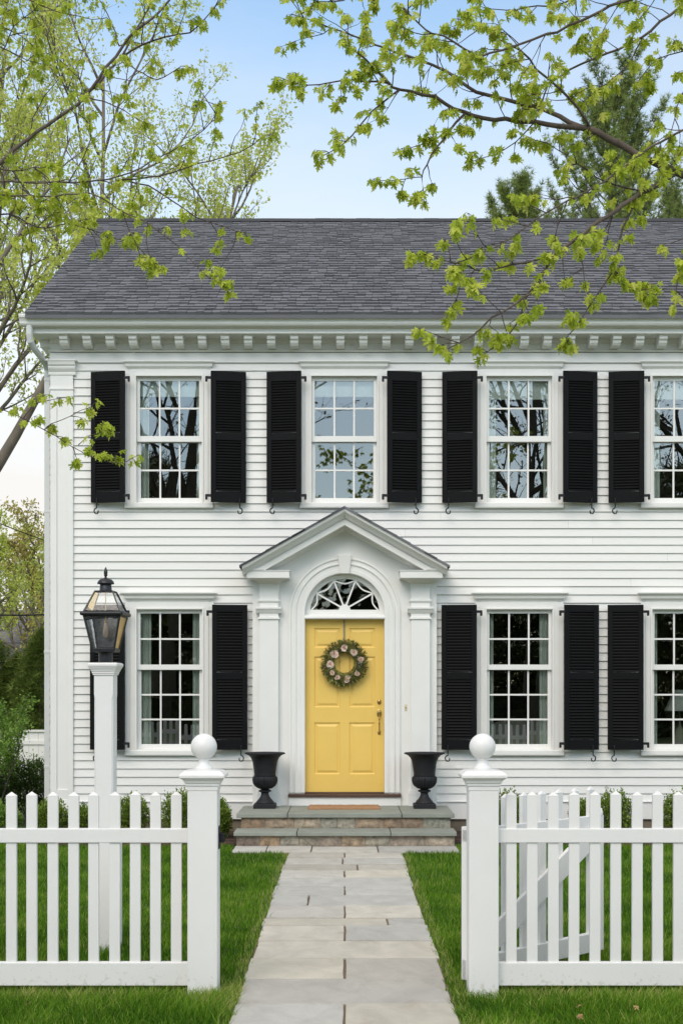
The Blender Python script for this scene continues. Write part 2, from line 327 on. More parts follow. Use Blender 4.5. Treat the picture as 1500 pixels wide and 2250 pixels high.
def rawmesh(name, V, T, r, mat, parent=None):
    me = bpy.data.meshes.new(name); me.vertices.add(len(V)); me.vertices.foreach_set('co', V.astype(np.float32).ravel())
    me.loops.add(T.size); me.loops.foreach_set('vertex_index', T.astype(np.int32).ravel())
    me.polygons.add(len(T)); me.polygons.foreach_set('loop_start', (np.arange(len(T)) * 3).astype(np.int32))
    me.update(calc_edges=True)
    at = me.attributes.new('rnd', 'FLOAT', 'FACE'); at.data.foreach_set('value', np.asarray(r, np.float32))
    me.materials.append(mat); o = bpy.data.objects.new(name, me); S.collection.objects.link(o)
    if parent is not None: o.parent = parent
    return o
# ================================================================ GROUND
g = MB(); g.add([(-500, -500, -.012), (500, -500, -.012), (500, 500, -.012), (-500, 500, -.012)], [(0, 1, 2, 3)])
tag(g.build('ground', M['ground']), 'green lawn ground running out beyond the house', kind='structure')
g = MB(); g.box(-60, 60, -13.2, -11.2, -.05, .012); tag(g.build('sidewalk', M['walk']), 'unseen pale concrete sidewalk added along the street to bounce light', kind='structure')  # sidewalk and street lie out of view, added to bounce light under the eaves
g = MB(); g.box(-60, 60, -13.35, -13.22, -.2, .014); tag(g.build('kerb', M['walk']), 'concrete kerb between sidewalk and street', kind='structure')
g = MB(); g.box(-80, 80, -24, -13.35, -.2, -.004 ); tag(g.build('street', M['asphalt']), 'unseen worn asphalt street added in front of the house to bounce light', kind='structure')
g = MB()      # mulch bed along the house front, lumpy
nx, ny = 150, 16
vs = []
for j in range(ny + 1):
    for i in range(nx + 1):
        x = -6 + 14 * i / nx; y = -1.42 + 1.45 * j / ny + (0.05 * math.sin(x * 3.1) if j == 0 else 0)
        vs.append((x, y, -.008 if j == 0 else .012 + .022 * random.random()))
fs = [(j * (nx + 1) + i, j * (nx + 1) + i + 1, (j + 1) * (nx + 1) + i + 1, (j + 1) * (nx + 1) + i) for j in range(ny) for i in range(nx)]
for f in fs: g.add([], [])
g.v = vs; g.f = fs; g.r = [random.random() for _ in fs]
tag(g.build('mulch_bed', M['mulch']), 'dark bark mulch bed at the foot of the house', kind='structure')

# ================================================================ HOUSE
house = thing('house', 'white clapboard house with black shutters, grey shingle roof and a yellow front door', 'house', (0, 0, 0))
XL, XR, YB = -3.43, 7.6, 8.3
Z_WT, Z_TOP = Z(1762), Z(796.6)                      # bottom and top of the clapboards
NB = 53; PB = (Z_TOP - Z_WT) / NB
WIN_U = [(372, 'U'), (756, 'U'), (1139.5, 'U'), (1503, 'U')]
WIN_L = [(373, 'L'), (1140, 'L'), (1503, 'L')]
open_ = []
for c, k in WIN_U: open_.append((X(c - 76), X(c + 76), Z(1108), Z(828)))
for c, k in WIN_L: open_.append((X(c - 76), X(c + 76), Z(1652), Z(1340)))
open_.append((X(566), X(948), -1, Z(1262)))            # the entrance surround covers this
open_.append((-.88, .88, 0, Z(1235))); open_.append((-.5, .5, 0, Z(1180)))
sd_ = MB()
def board(mb, x0, x1, z, h, y0=0., c0=None, c1=None):
    lip = .0195 + .0015 * random.random(); y0 += random.uniform(-.0008, .0008)
    if c0 is not None or c1 is not None:               # a board notched round an opening: only the strip c0..c1 of its height
        a, b = c0 if c0 is not None else z, c1 if c1 is not None else z + h; ya = y0 - lip + (lip - .003) * (a - z) / h; yb = y0 - lip + (lip - .003) * (b - z) / h
        mb.add([(x0, yb, b), (x1, yb, b), (x1, ya, a), (x0, ya, a), (x0, y0 + .004, a), (x1, y0 + .004, a)], [(0, 3, 2, 1), (3, 4, 5, 2)]); return
    mb.add([(x0, y0 - .003, z + h), (x1, y0 - .003, z + h), (x1, y0 - lip, z), (x0, y0 - lip, z), (x0, y0 + .004, z), (x1, y0 + .004, z)],
           [(0, 3, 2, 1), (3, 4, 5, 2)])
for i in range(NB):
    z = Z_WT + i * PB
    cuts = sorted((a, b) for a, b, z0, z1 in open_ if z + PB > z0 + .004 and z < z1 - .004)
    for a, b, z0, z1 in open_[:7]:
        if z < z0 - .004 and z + PB > z0 + .004: board(sd_, a, b, z, PB + .002, c1=z0)
        if z < z1 - .004 and z + PB > z1 + .004: board(sd_, a, b, z, PB + .002, c0=z1)
    xs = X(160); segs = []
    for a, b in cuts:
        if a > xs: segs.append((xs, a))
        xs = max(xs, b)
    segs.append((xs, XR))
    for a, b in segs:
        x = a
        while x < b:                                  # butt joints between boards
            e = min(b, x + random.uniform(2.2, 4.8))
            if b - e < .8: e = b
            board(sd_, x, e - (.0012 if e < b else 0), z, PB + .002)
            x = e
sd_.box(X(160), -1.0, -.024, .0, Z(1800), Z_WT - .004); sd_.box(1.0, XR, -.024, .0, Z(1800), Z_WT - .004)     # flat water table
sd_.prism_x([(-.024, Z_WT - .006), (-.04, Z_WT - .004), (-.04, Z_WT + .006), (-.016, Z_WT + .016)], X(160), X(555))
sd_.prism_x([(-.024, Z_WT - .006), (-.04, Z_WT - .004), (-.04, Z_WT + .006), (-.016, Z_WT + .016)], X(959), XR)
sd_.build('siding', M['siding'], house)
# side, back walls and gable
sw = MB()
for i in range(int((5.75 - .3) / PB)):
    z = .3 + i * PB
    for (y0, y1, x, s) in ((0, YB, XL, -1), (0, YB, XR, 1)):
        sw.add([(x + s * .004, y0, z + PB), (x + s * .004, y1, z + PB), (x + s * .018, y1, z), (x + s * .018, y0, z)], [(0, 1, 2, 3)])
for x in (XL - .005, XR + .005): sw.add([(x, -.0, 5.70), (x, YB, 5.70), (x, 4.15, 8.45)], [(0, 1, 2)])
sw.add([(XL, YB, 0), (XR, YB, 0), (XR, YB, 5.9), (XL, YB, 5.9)], [(0, 1, 2, 3)])
sw.build('side_wall', M['siding'], house)
fo = MB(); fo.box(XL + .02, XR - .02, .01, YB - .02, -.05, Z(1800) + .01); fo.build('foundation', M['found'], house)

# ---- roof
roof = MB()
ye, ze, yr, zr = -.45, 5.957, 4.15, 8.60
SL = math.hypot(yr - ye, zr - ze); uy, uz = (yr - ye) / SL, (zr - ze) / SL; ny_, nz_ = -uz, uy
RX0, RX1 = -3.63, 7.85
roof.quadbox([(RX0, ye, ze - .02), (RX1, ye, ze - .02), (RX1, yr, zr - .02), (RX0, yr, zr - .02)],
             [(RX0, ye, ze - .06), (RX1, ye, ze - .06), (RX1, yr, zr - .06), (RX0, yr, zr - .06)])
roof.quadbox([(RX0, 2 * yr - ye, ze - .02), (RX1, 2 * yr - ye, ze - .02), (RX1, yr, zr - .02), (RX0, yr, zr - .02)],
             [(RX0, 2 * yr - ye, ze - .06), (RX1, 2 * yr - ye, ze - .06), (RX1, yr, zr - .06), (RX0, yr, zr - .06)])
ro = roof.build('roof', M['shingle'], house)
sh = MB(); NCO = 39; ex = SL / NCO
def rp(x, s, n): return (x, ye + uy * s + ny_ * n, ze + uz * s + nz_ * n)
for j in range(NCO):
    s0 = j * ex - .004; s1 = s0 + ex * 1.08
    x = RX0 - random.uniform(0, .3)
    wav = random.uniform(-.004, .004)
    while x < RX1:
        wd = random.choice((.08, .095, .11, .13, .15, .19)); a = max(x, RX0 + random.uniform(-.004, .004)); b = min(x + wd - .004, RX1)
        if b > a:
            t = random.choice((.010, .013, .017, .020)); q = s0 + wav + random.uniform(-.004, .004)
            bx = [rp(a, q, t), rp(b, q, t), rp(b, s1, .001), rp(a, s1, .001)]
            # strip under the next butt: its shadow coloured in as granules, deeper on half
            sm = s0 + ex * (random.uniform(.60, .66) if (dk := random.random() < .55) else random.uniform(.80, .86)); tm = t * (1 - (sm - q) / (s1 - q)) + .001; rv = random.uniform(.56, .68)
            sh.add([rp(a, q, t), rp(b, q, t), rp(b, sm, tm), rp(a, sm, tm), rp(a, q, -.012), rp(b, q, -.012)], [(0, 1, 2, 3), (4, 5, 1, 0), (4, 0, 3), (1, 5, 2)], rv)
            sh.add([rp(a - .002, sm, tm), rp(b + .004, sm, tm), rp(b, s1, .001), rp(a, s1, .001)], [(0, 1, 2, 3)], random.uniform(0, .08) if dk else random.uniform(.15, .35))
        x += wd
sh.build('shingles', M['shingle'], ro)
rc = MB(); x = RX0
while x < RX1:                                        # ridge caps
    e = min(x + .2, RX1); rc.prism_x([(yr - .17, zr - .075), (yr, zr + .022 + random.uniform(0, .004)), (yr + .17, zr - .075), (yr, zr - .01)], x, e + .012, .1); x += .2
rc.build('ridge_cap', M['shingle'], ro)

# ---- cornice, gutter, brackets
co = MB()
CX0 = -3.60
zs = Z(734, -.25)                                      # soffit height
co.box(XL - .01, XR, -.030, .0, Z_TOP - .004, Z(775, -.03))              # frieze board
co.prism_x([(-.030, Z(775)), (-.036, Z(774)), (-.05, Z(772.4)), (-.053, Z(770.5)), (-.036, Z(769)), (-.0, Z(769))], XL - .02, XR)
co.box(XL - .0, XR, -.036, .0, Z(769) + .001, zs)
co.prism_x([(-.036, zs - .055), (-.05, zs - .045), (-.066, zs - .018), (-.07, zs), (-.03, zs)], XL, XR)
co.box(CX0, XR, -.30, .0, zs, zs + .012)
co.prism_x([(-.285, zs - .004), (-.305, zs - .004), (-.305, zs + .045), (-.298, zs + .052), (-.298, 5.85), (-.28, 5.87), (-.28, zs + .02)], CX0, XR)
co.prism_x([(-.298, 5.815), (-.318, 5.822), (-.325, 5.845), (-.28, 5.86)], CX0 - .02, XR)
co.box(CX0 + .002, XL, -.282, .42, zs + .003, 5.90)                  # return round the corner
co.box(CX0 + .04, XL - .004, .003, .36, zs - .08, zs - .001)
co.prism_x([(-.279, 5.865), (-.279, 5.95), (.3, 6.28), (.3, 5.865)], CX0 + .004, CX0 + .03)
for s in (1, -1):                                      # rake boards on the gable
    qy = yr - s * (yr - .31); qz = ze + (.31 - ye) * (zr - ze) / (yr - ye)
    co.quadbox([(RX0 + .01, qy, qz - .03), (RX0 + .01, yr, zr - .03), (RX0 + .01, yr, zr - .23), (RX0 + .01, qy, qz - .23)],
               [(RX0 + .05, qy, qz - .03), (RX0 + .05, yr, zr - .03), (RX0 + .05, yr, zr - .23), (RX0 + .05, qy, qz - .23)])
    co.quadbox([(RX0 + .05, qy, qz - .08), (RX0 + .05, yr, zr - .08), (RX0 + .05, yr, zr - .10), (RX0 + .05, qy, qz - .10)],
               [(XL, qy, qz - .08), (XL, yr, zr - .08), (XL, yr, zr - .10), (XL, qy, qz - .10)])
co.build('cornice', M['trim'], house)
gu = MB()
gp = [(-.315, 5.83), (-.385, 5.832), (-.40, 5.85), (-.405, 5.875), (-.418, 5.90), (-.432, 5.915), (-.437, 5.938), (-.437, 5.952), (-.428, 5.952), (-.425, 5.94), (-.315, 5.94)]
gu.prism_x(gp, -3.70, -.2, .5); gu.prism_x([(y * 1.0 - .0015, z + .0008) for y, z in gp], -.2, 3.9, .5); gu.prism_x(gp, 3.9, XR + .2, .5)
gu.prism_x([(y - .003, z) for y, z in gp], -3.705, -3.69, .5)
gu.build('gutter', M['trim'], house)
ds = MB()                                              # gutter outlet, elbow and downspout on the corner
pts = [(-3.60, -.36, 5.83), (-3.60, -.36, 5.74), (-3.595, -.34, 5.66), (-3.57, -.26, 5.60), (-3.53, -.12, 5.545), (-3.505, .02, 5.50), (-3.49, .09, 5.44), (-3.487, .10, 5.36)]
ds.tube(pts, [.038] * 8, 10); ds.box(-3.525, -3.455, .07, .14, .12, 5.40)
for z in (5.30, 3.75, 2.1, .75): ds.box(-3.529, -3.44, .066, .144, z, z + .035)
ds.box(-3.53, -3.45, -.02, .13, .06, .13)
ds.build('downspout', paint('downspout paint', (.60, .61, .60), .45, .04, 3), house, bevel=.004)
px = 139.0; mo = None
brk = MB()                                              # curved block under the soffit
prof = [(-.04, zs - .001), (-.262, zs - .001), (-.262, zs - .04), (-.255, zs - .055), (-.235, zs - .062), (-.225, zs - .09), (-.20, zs - .118), (-.17, zs - .122), (-.04, zs - .122)]
prof2 = [(y if y > -.05 else y - .012, z) for y, z in [(-.04, zs - .0005), (-.262, zs - .0005), (-.262, zs - .017), (-.04, zs - .017)]]
brk.prism_x(prof, -.047, .047); brk.prism_x(prof2, -.058, .058)
mo = brk.build('bracket', M['trim'], house, bevel=.002); mo.location.x = X(139, -.25)
k = 1
while X(139 + 50.7 * k, -.25) < XR - .1 and k < 38:
    c = mo.copy(); S.collection.objects.link(c); c.parent = house; c.location.x = X(139 + 50.7 * k, -.25); k += 1

# ---- corner pilaster
cp = MB()
x0, x1 = XL, X(162)
cp.box(x0, x1, -.03, .12, Z(1762), Z(826))
pw = .028                                             # raised frame round a sunk panel
px0, px1 = x0 + .075, x1 - .065
cp.box(x0, px0, -.045, -.03, Z(1762), Z(858)); cp.box(px1, x1, -.045, -.03, Z(1762), Z(858))
cp.box(px0, px1, -.045, -.03, Z(874), Z(858)); cp.box(px0, px1, -.045, -.03, Z(1762), Z(1735))
cp.box(x0 - .008, x1 + .008, -.055, .12, Z(858), Z(853)); cp.box(x0, x1, -.045, .12, Z(853) , Z(824))
cp.prism_x([(.12, Z(826)), (-.052, Z(826)), (-.055, Z(822)), (-.05, Z(820)), (-.075, Z(813)), (-.08, Z(810)), (-.08, Z(806)), (-.095, Z(805)), (-.105, Z(797)), (.12, Z(797))], x0 - .02, x1 + .03)
cp.box(x0 - .05, x1 + .055, -.112, .12, Z(797), Z(796) + .01)
cp.box(x0 - .012, x1 + .012, -.062, .12, Z(1800), Z(1762)); cp.box(x0 - .006, x1 + .006, -.054, .12, Z(1762), Z(1757))
cp.build('corner_pilaster', M['trim'], house, bevel=.002)

# ---- windows
def hbox(mb, pxa, pxb, pya, pyb, y0, y1): mb.box(X(pxa), X(pxb), y0, y1, Z(pyb), Z(pya))
def window(c, kind):
    if kind == 'U': t, b, mr, rows, crown_t, crown_b, cw = 836, 1093, (958, 970), (2, 2), 795, 812, 100
    else: t, b, mr, rows, crown_t, crown_b, cw = 1348, 1636, (1461, 1472), (2, 3), 1302, 1322, 107
    w_ = MB(); st, sb = t - 8, b + 12
    hbox(w_, c - 86, c - 72, crown_b, sb, -.034, .03); hbox(w_, c + 72, c + 86, crown_b, sb, -.034, .03)        # casing
    hbox(w_, c - 72, c + 72, crown_b, st, -.034, .03)
    hbox(w_, c - 86 - 11, c + 86 + 11, crown_b - .4, crown_b + 14, -.031, .0) if kind == 'L' else hbox(w_, c - 97, c + 97, crown_b - .4, crown_b + 12, -.031, .0)
    hbox(w_, c - 97, c - 86, crown_b + 12, sb, -.028, .0); hbox(w_, c + 86, c + 97, crown_b + 12, sb, -.028, .0)
    for s in (-1, 1):                                     # inner bead
        a, b2 = sorted((c + s * 72, c + s * 75.5)); hbox(w_, a, b2, st - 4, sb, -.046, -.034)
    hbox(w_, c - 72, c + 72, st - 4, st - .5, -.046, -.034)
    zt, zb = Z(crown_t), Z(crown_b); hh = zt - zb
    dp = .085 if kind == 'U' else .10
    n = 7                                                # head crown moulding
    pr = [(0, zb), (-.036, zb), (-.042, zb + hh * .1)]
    for i in range(n + 1):
        q = i / n; pr.append((-.044 - (dp - .05) * (q + .14 * math.sin(q * 2 * math.pi)), zb + hh * (.14 + .62 * q)))
    pr += [(-dp, zb + hh * .8), (-dp - .004, zb + hh * .84), (-dp - .004, zt), (0, zt + .006)]
    # mitred ends: widen with projection
    vs = []; m_ = len(pr); base = X(c) - X(c - 90)
    for sgn in (-1, 1):
        for (yy, zz) in pr: vs.append((X(c) + sgn * (base + (-yy - .034) * ((cw - 90) / 188) / (dp - .034) if yy < 0 else base), yy, zz))
    w_.add(vs, [(i, (i + 1) % m_, m_ + (i + 1) % m_, m_ + i) for i in range(m_)] + [tuple(range(m_))[::-1], tuple(range(m_, 2 * m_))])
    w_.prism_x([(.06, Z(sb) + .012), (-.062, Z(sb) - .004), (-.066, Z(sb) - .012), (-.066, Z(sb + 10)), (-.060, Z(sb + 12.5)), (0, Z(sb + 12.5))], X(c - 97), X(c + 97))
    # jamb liners
    hbox(w_, c - 76, c - 71.6, st - 3, sb, .0, .16); hbox(w_, c + 71.6, c + 76, st - 3, sb, .0, .16); hbox(w_, c - 76, c + 76, st - 3.5, st + .2, .0, .16); hbox(w_, c - 76, c + 76, sb - .3, sb + 2, .03, .16)
    wo = w_.build('window', M['trim'], house, bevel=.0015)
    def sash(gt, gb, top, bot, yf, nrow, gx):
        s_ = MB(); y1 = yf + .032
        hbox(s_, c - 71.4, c - gx, top, bot, yf, y1); hbox(s_, c + gx, c + 71.4, top, bot, yf, y1)
        hbox(s_, c - gx, c + gx, top, gt, yf + .0005, y1 - .001); hbox(s_, c - gx, c + gx, gb, bot, yf + .0005, y1 - .001)
        for i in (1, 2):
            xm = c - gx + 2 * gx * i / 3; s_.prism_y([(X(xm - 1.9), Z(gb)), (X(xm + 1.9), Z(gb)), (X(xm + 1.9), Z(gt)), (X(xm - 1.9), Z(gt))], yf + .006, yf + .024)
        for i in range(1, nrow):
            ym = gt + (gb - gt) * i / nrow; hbox(s_, c - gx, c + gx, ym - 1.9, ym + 1.9, yf + .007, yf + .0235)
        s_.build('sash', M['trim'], wo, bevel=.0015)
        p_ = MB()                                         # panes: each square of old glass sits at its own tiny tilt
        for i in range(3):
            for j in range(nrow):
                xa, xb = X(c - gx + 2 * gx * i / 3), X(c - gx + 2 * gx * (i + 1) / 3); za, zb_ = Z(gt + (gb - gt) * (j + 1) / nrow), Z(gt + (gb - gt) * j / nrow)
                tx, tz = random.uniform(-.0007, .0007), random.uniform(-.0006, .0006); y = yf + .015
                p_.add([(xa, y - tx - tz, za), (xb, y + tx - tz, za), (xb, y + tx + tz, zb_), (xa, y - tx + tz, zb_)], [(0, 1, 2, 3)])
        p_.build('pane', M['pane'], wo)
    sash(t, mr[0] - .5, st, mr[1], .012, rows[0], 65)
    sash(mr[1] + .5, b, mr[0], sb, .050, rows[1], 64)
    return wo
for c, k in WIN_U + WIN_L: window(c, k)

# ---- shutters
def shutter(kind, side):
    """built round its hinge edge: x runs from the hinge outwards (sign = side)"""
    if kind == 'U': h = (1105 - 819) / 188; pan = [(.115, .115 + .63), (.115 + .63 + .085, h - .115)]
    else: h = (1649.5 - 1333) / 188; pan = [(.105, .105 + .775), (.105 + .775 + .085, h - .095)]
    if kind == 'U': pan = [(.125, .72), (.805, h - .115)]
    else: pan = [(.115, .815), (.90, h - .085)]
    wd = .408; s = side
    def bx(mb, a, b, y0, y1, z0, z1): a, b = sorted((a * s, b * s)); mb.box(a, b, y0, y1, z0, z1)
    f = MB(); st = .057
    bx(f, 0, st, -.036, 0, 0, h); bx(f, wd - st, wd, -.036, 0, 0, h)
    zz = [0] + [v for p in pan for v in p] + [h]
    for a, b in zip(zz[::2], zz[1::2]): bx(f, st, wd - st, -.0355, -.0005, a, b)
    so = f.build('shutter', M['black'], house, bevel=.0025)
    for a, b in pan:
        l = MB(); pitch = .0335 if kind == 'L' else .0315; n = int((b - a) / pitch); pitch = (b - a) / n
        for i in range(n):
            z = a + i * pitch; x0, x1 = sorted((st * s, (wd - st) * s))
            l.add([(x0, -.031, z + .004), (x1, -.031, z + .004), (x1, -.004, z + pitch + .006), (x0, -.004, z + pitch + .006),
                   (x0, -.033, z + .011), (x1, -.033, z + .011), (x1, -.008, z + pitch + .013), (x0, -.008, z + pitch + .013)],
                  [(3, 2, 1, 0), (4, 5, 6, 7), (0, 1, 5, 4), (1, 2, 6, 5), (3, 0, 4, 7), (2, 3, 7, 6)])
        l.build('louvre_panel', M['black'], so)
    for z in (.055, h - .10):
        hg = MB(); bx(hg, -.055, .004, -.042, -.024, z + .004, z + .034)
        hg.lathe([(.010, -.03), (.014, -.026), (.014, .030), (.010, .034)], 10, (-.052 * s, -.032, z + .0))
        hg.build('hinge', M['iron'], so)
    dg = MB(); q = []                                        # S-shaped holdback
    for i in range(22):
        t = i / 21; a = -.5 * math.pi + 2 * math.pi * .78 * max(0, (t - .35) / .65)
        if t < .35: q.append((.0, -.045, .03 - .1 * t / .35 * .75))
        else: rr = .026 * (1 - .45 * (t - .35) / .65); q.append((.0 + (math.sin((t - .35) / .65 * 1.55 * math.pi)) * rr * s * -1 * -.9, -.045, -.045 - .022 * (1 - math.cos((t - .35) / .65 * 1.55 * math.pi)) * 1.0))
    q = [((x + (wd - .075) * s), y, z) for x, y, z in q]
    q = [(wd * s - .075 * s + (x - (wd - .075) * s) * 1.5, y, z * 1.5) for x, y, z in q]
    dg.tube(q, [.0075] * 22, 6); dg.tube([q[0], ((wd - .075) * s, -.035, .036)], .010, 6); dg.tube([(q[7][0], -.045, -.02), (q[7][0], .03, -.02)], .005, 6)
    dg.build('shutter_holdback', M['iron'], so)
    return so
protos = {}
def place_shutter(c, kind, side):
    key = (kind, side)
    if key not in protos: o = protos[key] = shutter(kind, side)
    else: o = copy_tree(protos[key], house)
    inner = 93 if kind == 'U' else 95
    tilt = R(9.5 if kind == 'U' else 7) + random.uniform(-.01, .01)
    bot = 1103.5 if kind == 'U' else 1648
    Yh = -.12
    o.location = (X(c) + side * inner / 188, Yh, Z(bot, Yh)); o.rotation_euler = (0, 0, tilt * side)
for c, k in WIN_U: place_shutter(c, k, -1); place_shutter(c, k, 1)
for c, k in WIN_L: place_shutter(c, k, -1); place_shutter(c, k, 1)

# ---- entrance surround
PL = -.10                                             # plane of the flat surround
CZ = Z(1347, -.12); RA = [.644, .465]
zA, SLP = 3.755, .565
zLand = .325
def surround():
    m = MB(); xo = X(959, PL)
    def topz(x): return zA - .15 - SLP * abs(x)
    zc = Z(1253, PL) + .02
    xs_ = np.linspace(-.465, .465, 41)
    for a, b in zip(xs_[:-1], xs_[1:]):
        za, zb = CZ + math.sqrt(max(0, .465 ** 2 - a * a)), CZ + math.sqrt(max(0, .465 ** 2 - b * b))
        m.add([(a, PL, za), (b, PL, zb), (b, PL, topz(b)), (a, PL, topz(a))], [(0, 1, 2, 3)], .5)
        m.add([(a, PL, za), (b, PL, zb), (b, .1, zb), (a, .1, za)], [(3, 2, 1, 0)], .5)
    for s in (-1, 1):
        m.add([(s * .465, PL, zLand), (s * xo, PL, zLand), (s * xo, PL, zc), (s * .465, PL, zc)], [(0, 1, 2, 3)], .5)
        m.add([(s * .465, PL, zc), (s * 1.0, PL, zc), (s * 1.0, PL, topz(1.0)), (s * .465, PL, topz(.465))], [(0, 1, 2, 3)], .5)
        m.add([(s * xo, PL, zLand), (s * xo, .01, zLand), (s * xo, .01, zc), (s * xo, PL, zc)], [(0, 1, 2, 3)], .5)
        m.add([(s * .465, PL, zLand), (s * .465, .1, zLand), (s * .465, .1, CZ), (s * .465, PL, CZ)], [(0, 1, 2, 3)], .5)
    so = m.build('entrance_surround', M['trim'], house)
    # moulded archivolt running down to the sill
    a_ = MB(); yb = PL
    prof = [(.644, yb + .002), (.644, yb - .022), (.636, yb - .026), (.625, yb - .026), (.618, yb - .018), (.612, yb - .012), (.585, yb - .012), (.582, yb - .026), (.572, yb - .03), (.560, yb - .026), (.556, yb - .014),
            (.510, yb - .014), (.507, yb - .022), (.470, yb - .022), (.462, yb - .018), (.458, yb + .002)]
    path = [(-1, 0, Z(1742, PL) + .0, 1)] + [(math.cos(math.pi - math.pi * i / 48), math.sin(math.pi * i / 48), CZ, 0) for i in range(49)] + [(1, 0, Z(1742, PL), 1)]
    vs = [(dx * r_, y, zc_ + dz * r_) for dx, dz, zc_, _ in path for r_, y in prof]; n = len(prof)
    fs = [(i * n + k, i * n + k + 1, (i + 1) * n + k + 1, (i + 1) * n + k) for i in range(len(path) - 1) for k in range(n - 1)] + [tuple(range(n)), tuple(range((len(path) - 1) * n, len(path) * n))]
    a_.add(vs, fs, .5)
    a_.build('arch_moulding', M['trim'], so)
    k_ = MB(); zt, zb = Z(1219, PL - .05), Z(1260, PL - .05)
    k_.quadbox([(-.052, PL - .045, zb), (.052, PL - .045, zb), (.080, PL - .06, zt), (-.080, PL - .06, zt)], [(-.052, PL, zb), (.052, PL, zb), (.080, PL, zt), (-.080, PL, zt)])
    k_.build('keystone', M['trim'], so, bevel=.003)
    b_ = MB(); xs2 = X(880, PL)                              # panel below the sill
    b_.box(-xs2, xs2, PL - .025, PL, zLand, Z(1752, PL)); b_.build('sill_panel', M['trim'], so, bevel=.003)
    t_ = MB(); t_.box(-xs2 - .005, xs2 + .005, PL - .05, .05, Z(1751.5, PL), Z(1745, PL)); t_.box(-.464, .464, -.06, .05, Z(1745, PL) + .0005, Z(1741, -.03))
    t_.build('threshold', M['brown'], so, bevel=.003)
    # raking cornice of the pediment
    r_ = MB(); y0 = PL + .01
    def rake(prof, xe, cut=None):
        for s in (-1, 1):
            n = len(prof); vs = [(0, y, zA - o) for o, y in prof]
            for o, y in prof:
                x_ = xe if cut is None else min(xe, (zA - o - cut) / SLP)
                vs.append((s * x_, y, zA - o - SLP * x_))
            r_.add(vs, [(i, (i + 1) % n, n + (i + 1) % n, n + i) for i in range(n)] + [tuple(range(n, 2 * n))], .5)
    zcut = Z(1252, -.36)
    rake([(.022, y0), (.022, -.462), (.030, -.462), (.036, -.455), (.052, -.452), (.066, -.436), (.078, -.412), (.092, -.396), (.100, -.392), (.103, -.380), (.115, -.376), (.115, y0)], 1.165)
    rake([(.114, y0), (.114, -.345), (.197, -.345), (.197, y0)], 1.08, zcut)
    rake([(.190, y0), (.190, PL - .05), (.205, PL - .05), (.222, PL - .03), (.236, PL - .012), (.24, y0)], 1.0, zcut)
    for s in (-1, 1):
        r_.prism_y([(s * .93, zcut - .001), (s * 1.165, zcut - .001 + .0), (s * 1.165, zA - .05 - SLP * 1.165), (s * .93, zcut + .02)], -.375, y0)
    r_.build('raking_cornice', M['trim'], so)
    e_ = MB()
    for s in (-1, 1):                                         # small roof over the pediment
        x_ = 0
        while x_ < 1.195:
            x2 = min(1.195, x_ + .15); t = random.uniform(0, .005)
            e_.quadbox([(s * x_, -.475, zA - SLP * x_ + t), (s * x2, -.475, zA - SLP * x2 + t + .004), (s * x2, -.475, zA - .02 - SLP * x2), (s * x_, -.475, zA - .02 - SLP * x_)],
                       [(s * x_, -.012, zA - SLP * x_ + t), (s * x2, -.012, zA - SLP * x2 + t + .004), (s * x2, -.012, zA - .02 - SLP * x2), (s * x_, -.012, zA - .02 - SLP * x_)])
            x_ = x2 if x_ > 0 or True else 0
    e_.build('pediment_roof', M['shingle'], so)
    for s in (-1, 1):                                         # pilaster with cap, neck and base
        p = MB(); c = s * .876; yf = -.165
        def pb(hw, za, zb, ext=0.): p.box(c - hw, c + hw, yf - ext, PL + .0, Z(zb, yf), Z(za, yf))
        pb(.110, 1282, 1738)
        pb(.126, 1317, 1322, .016); pb(.118, 1322, 1324, .008)
        p.prism_x([(PL, Z(1348, yf)), (yf - .004, Z(1348, yf)), (yf - .012, Z(1346, yf)), (yf - .03, Z(1340, yf)), (yf - .034, Z(1339, yf)), (yf - .04, Z(1338.5, yf)), (yf - .04, Z(1334, yf)), (PL, Z(1334, yf))], c - .150, c + .150)
        pb(.126, 1357, 1361, .016); pb(.118, 1355.5, 1357, .008)
        zt, zb = Z(1269.5, -.3), Z(1283, yf)                      # flared bed moulding below the block
        n = 6; prev = None
        for i in range(n + 1):
            q = i / n; ww = .112 + .098 * (q ** 1.4); yy = yf - .13 * (q ** 1.4); z_ = zb + (zt - zb) * q
            cur = [(c - ww, yy, z_), (c + ww, yy, z_), (c + ww, PL, z_), (c - ww, PL, z_)]
            if prev: p.quadbox(cur, prev)
            prev = cur
        p.box(c - .243, c + .243, -.36, PL, Z(1270, -.36), Z(1254.5, -.36)); p.box(c - .252, c + .252, -.37, PL, Z(1254.5, -.36) + .0003, Z(1252.6, -.36))
        pb(.128, 1738, 1743, .014); pb(.138, 1743, 1771.5, .022)
        p.build('pilaster', M['trim'], so, bevel=.003)
    return so
surr = surround()
# ---- fanlight and transom bar
fl = MB(); yF = -.03
path = [(math.cos(math.pi * i / 48), math.sin(math.pi * i / 48)) for i in range(49)]
prof = [(.466, yF - .012), (.440, yF - .012), (.436, yF - .004), (.418, yF), (.405, yF + .004), (.405, .02), (.466, .02)]
n = len(prof); vs = [(dx * r_, y, CZ + dz * r_) for dx, dz in path for r_, y in prof]
fl.add(vs, [(i * n + k, i * n + (k + 1) % n, (i + 1) * n + (k + 1) % n, (i + 1) * n + k) for i in range(48) for k in range(n)], .5)
fl.prism_x([(.03, Z(1360)), (-.125, Z(1361, -.1)), (-.135, Z(1359, -.1)), (-.135, Z(1356.5, -.1)), (-.118, Z(1355, -.1)), (-.10, Z(1352, -.1)), (-.04, Z(1351)), (-.04, Z(1340.5)), (.03, Z(1340.5))], -.464, .464)
zb_ = Z(1340.5); CF = CZ + .0
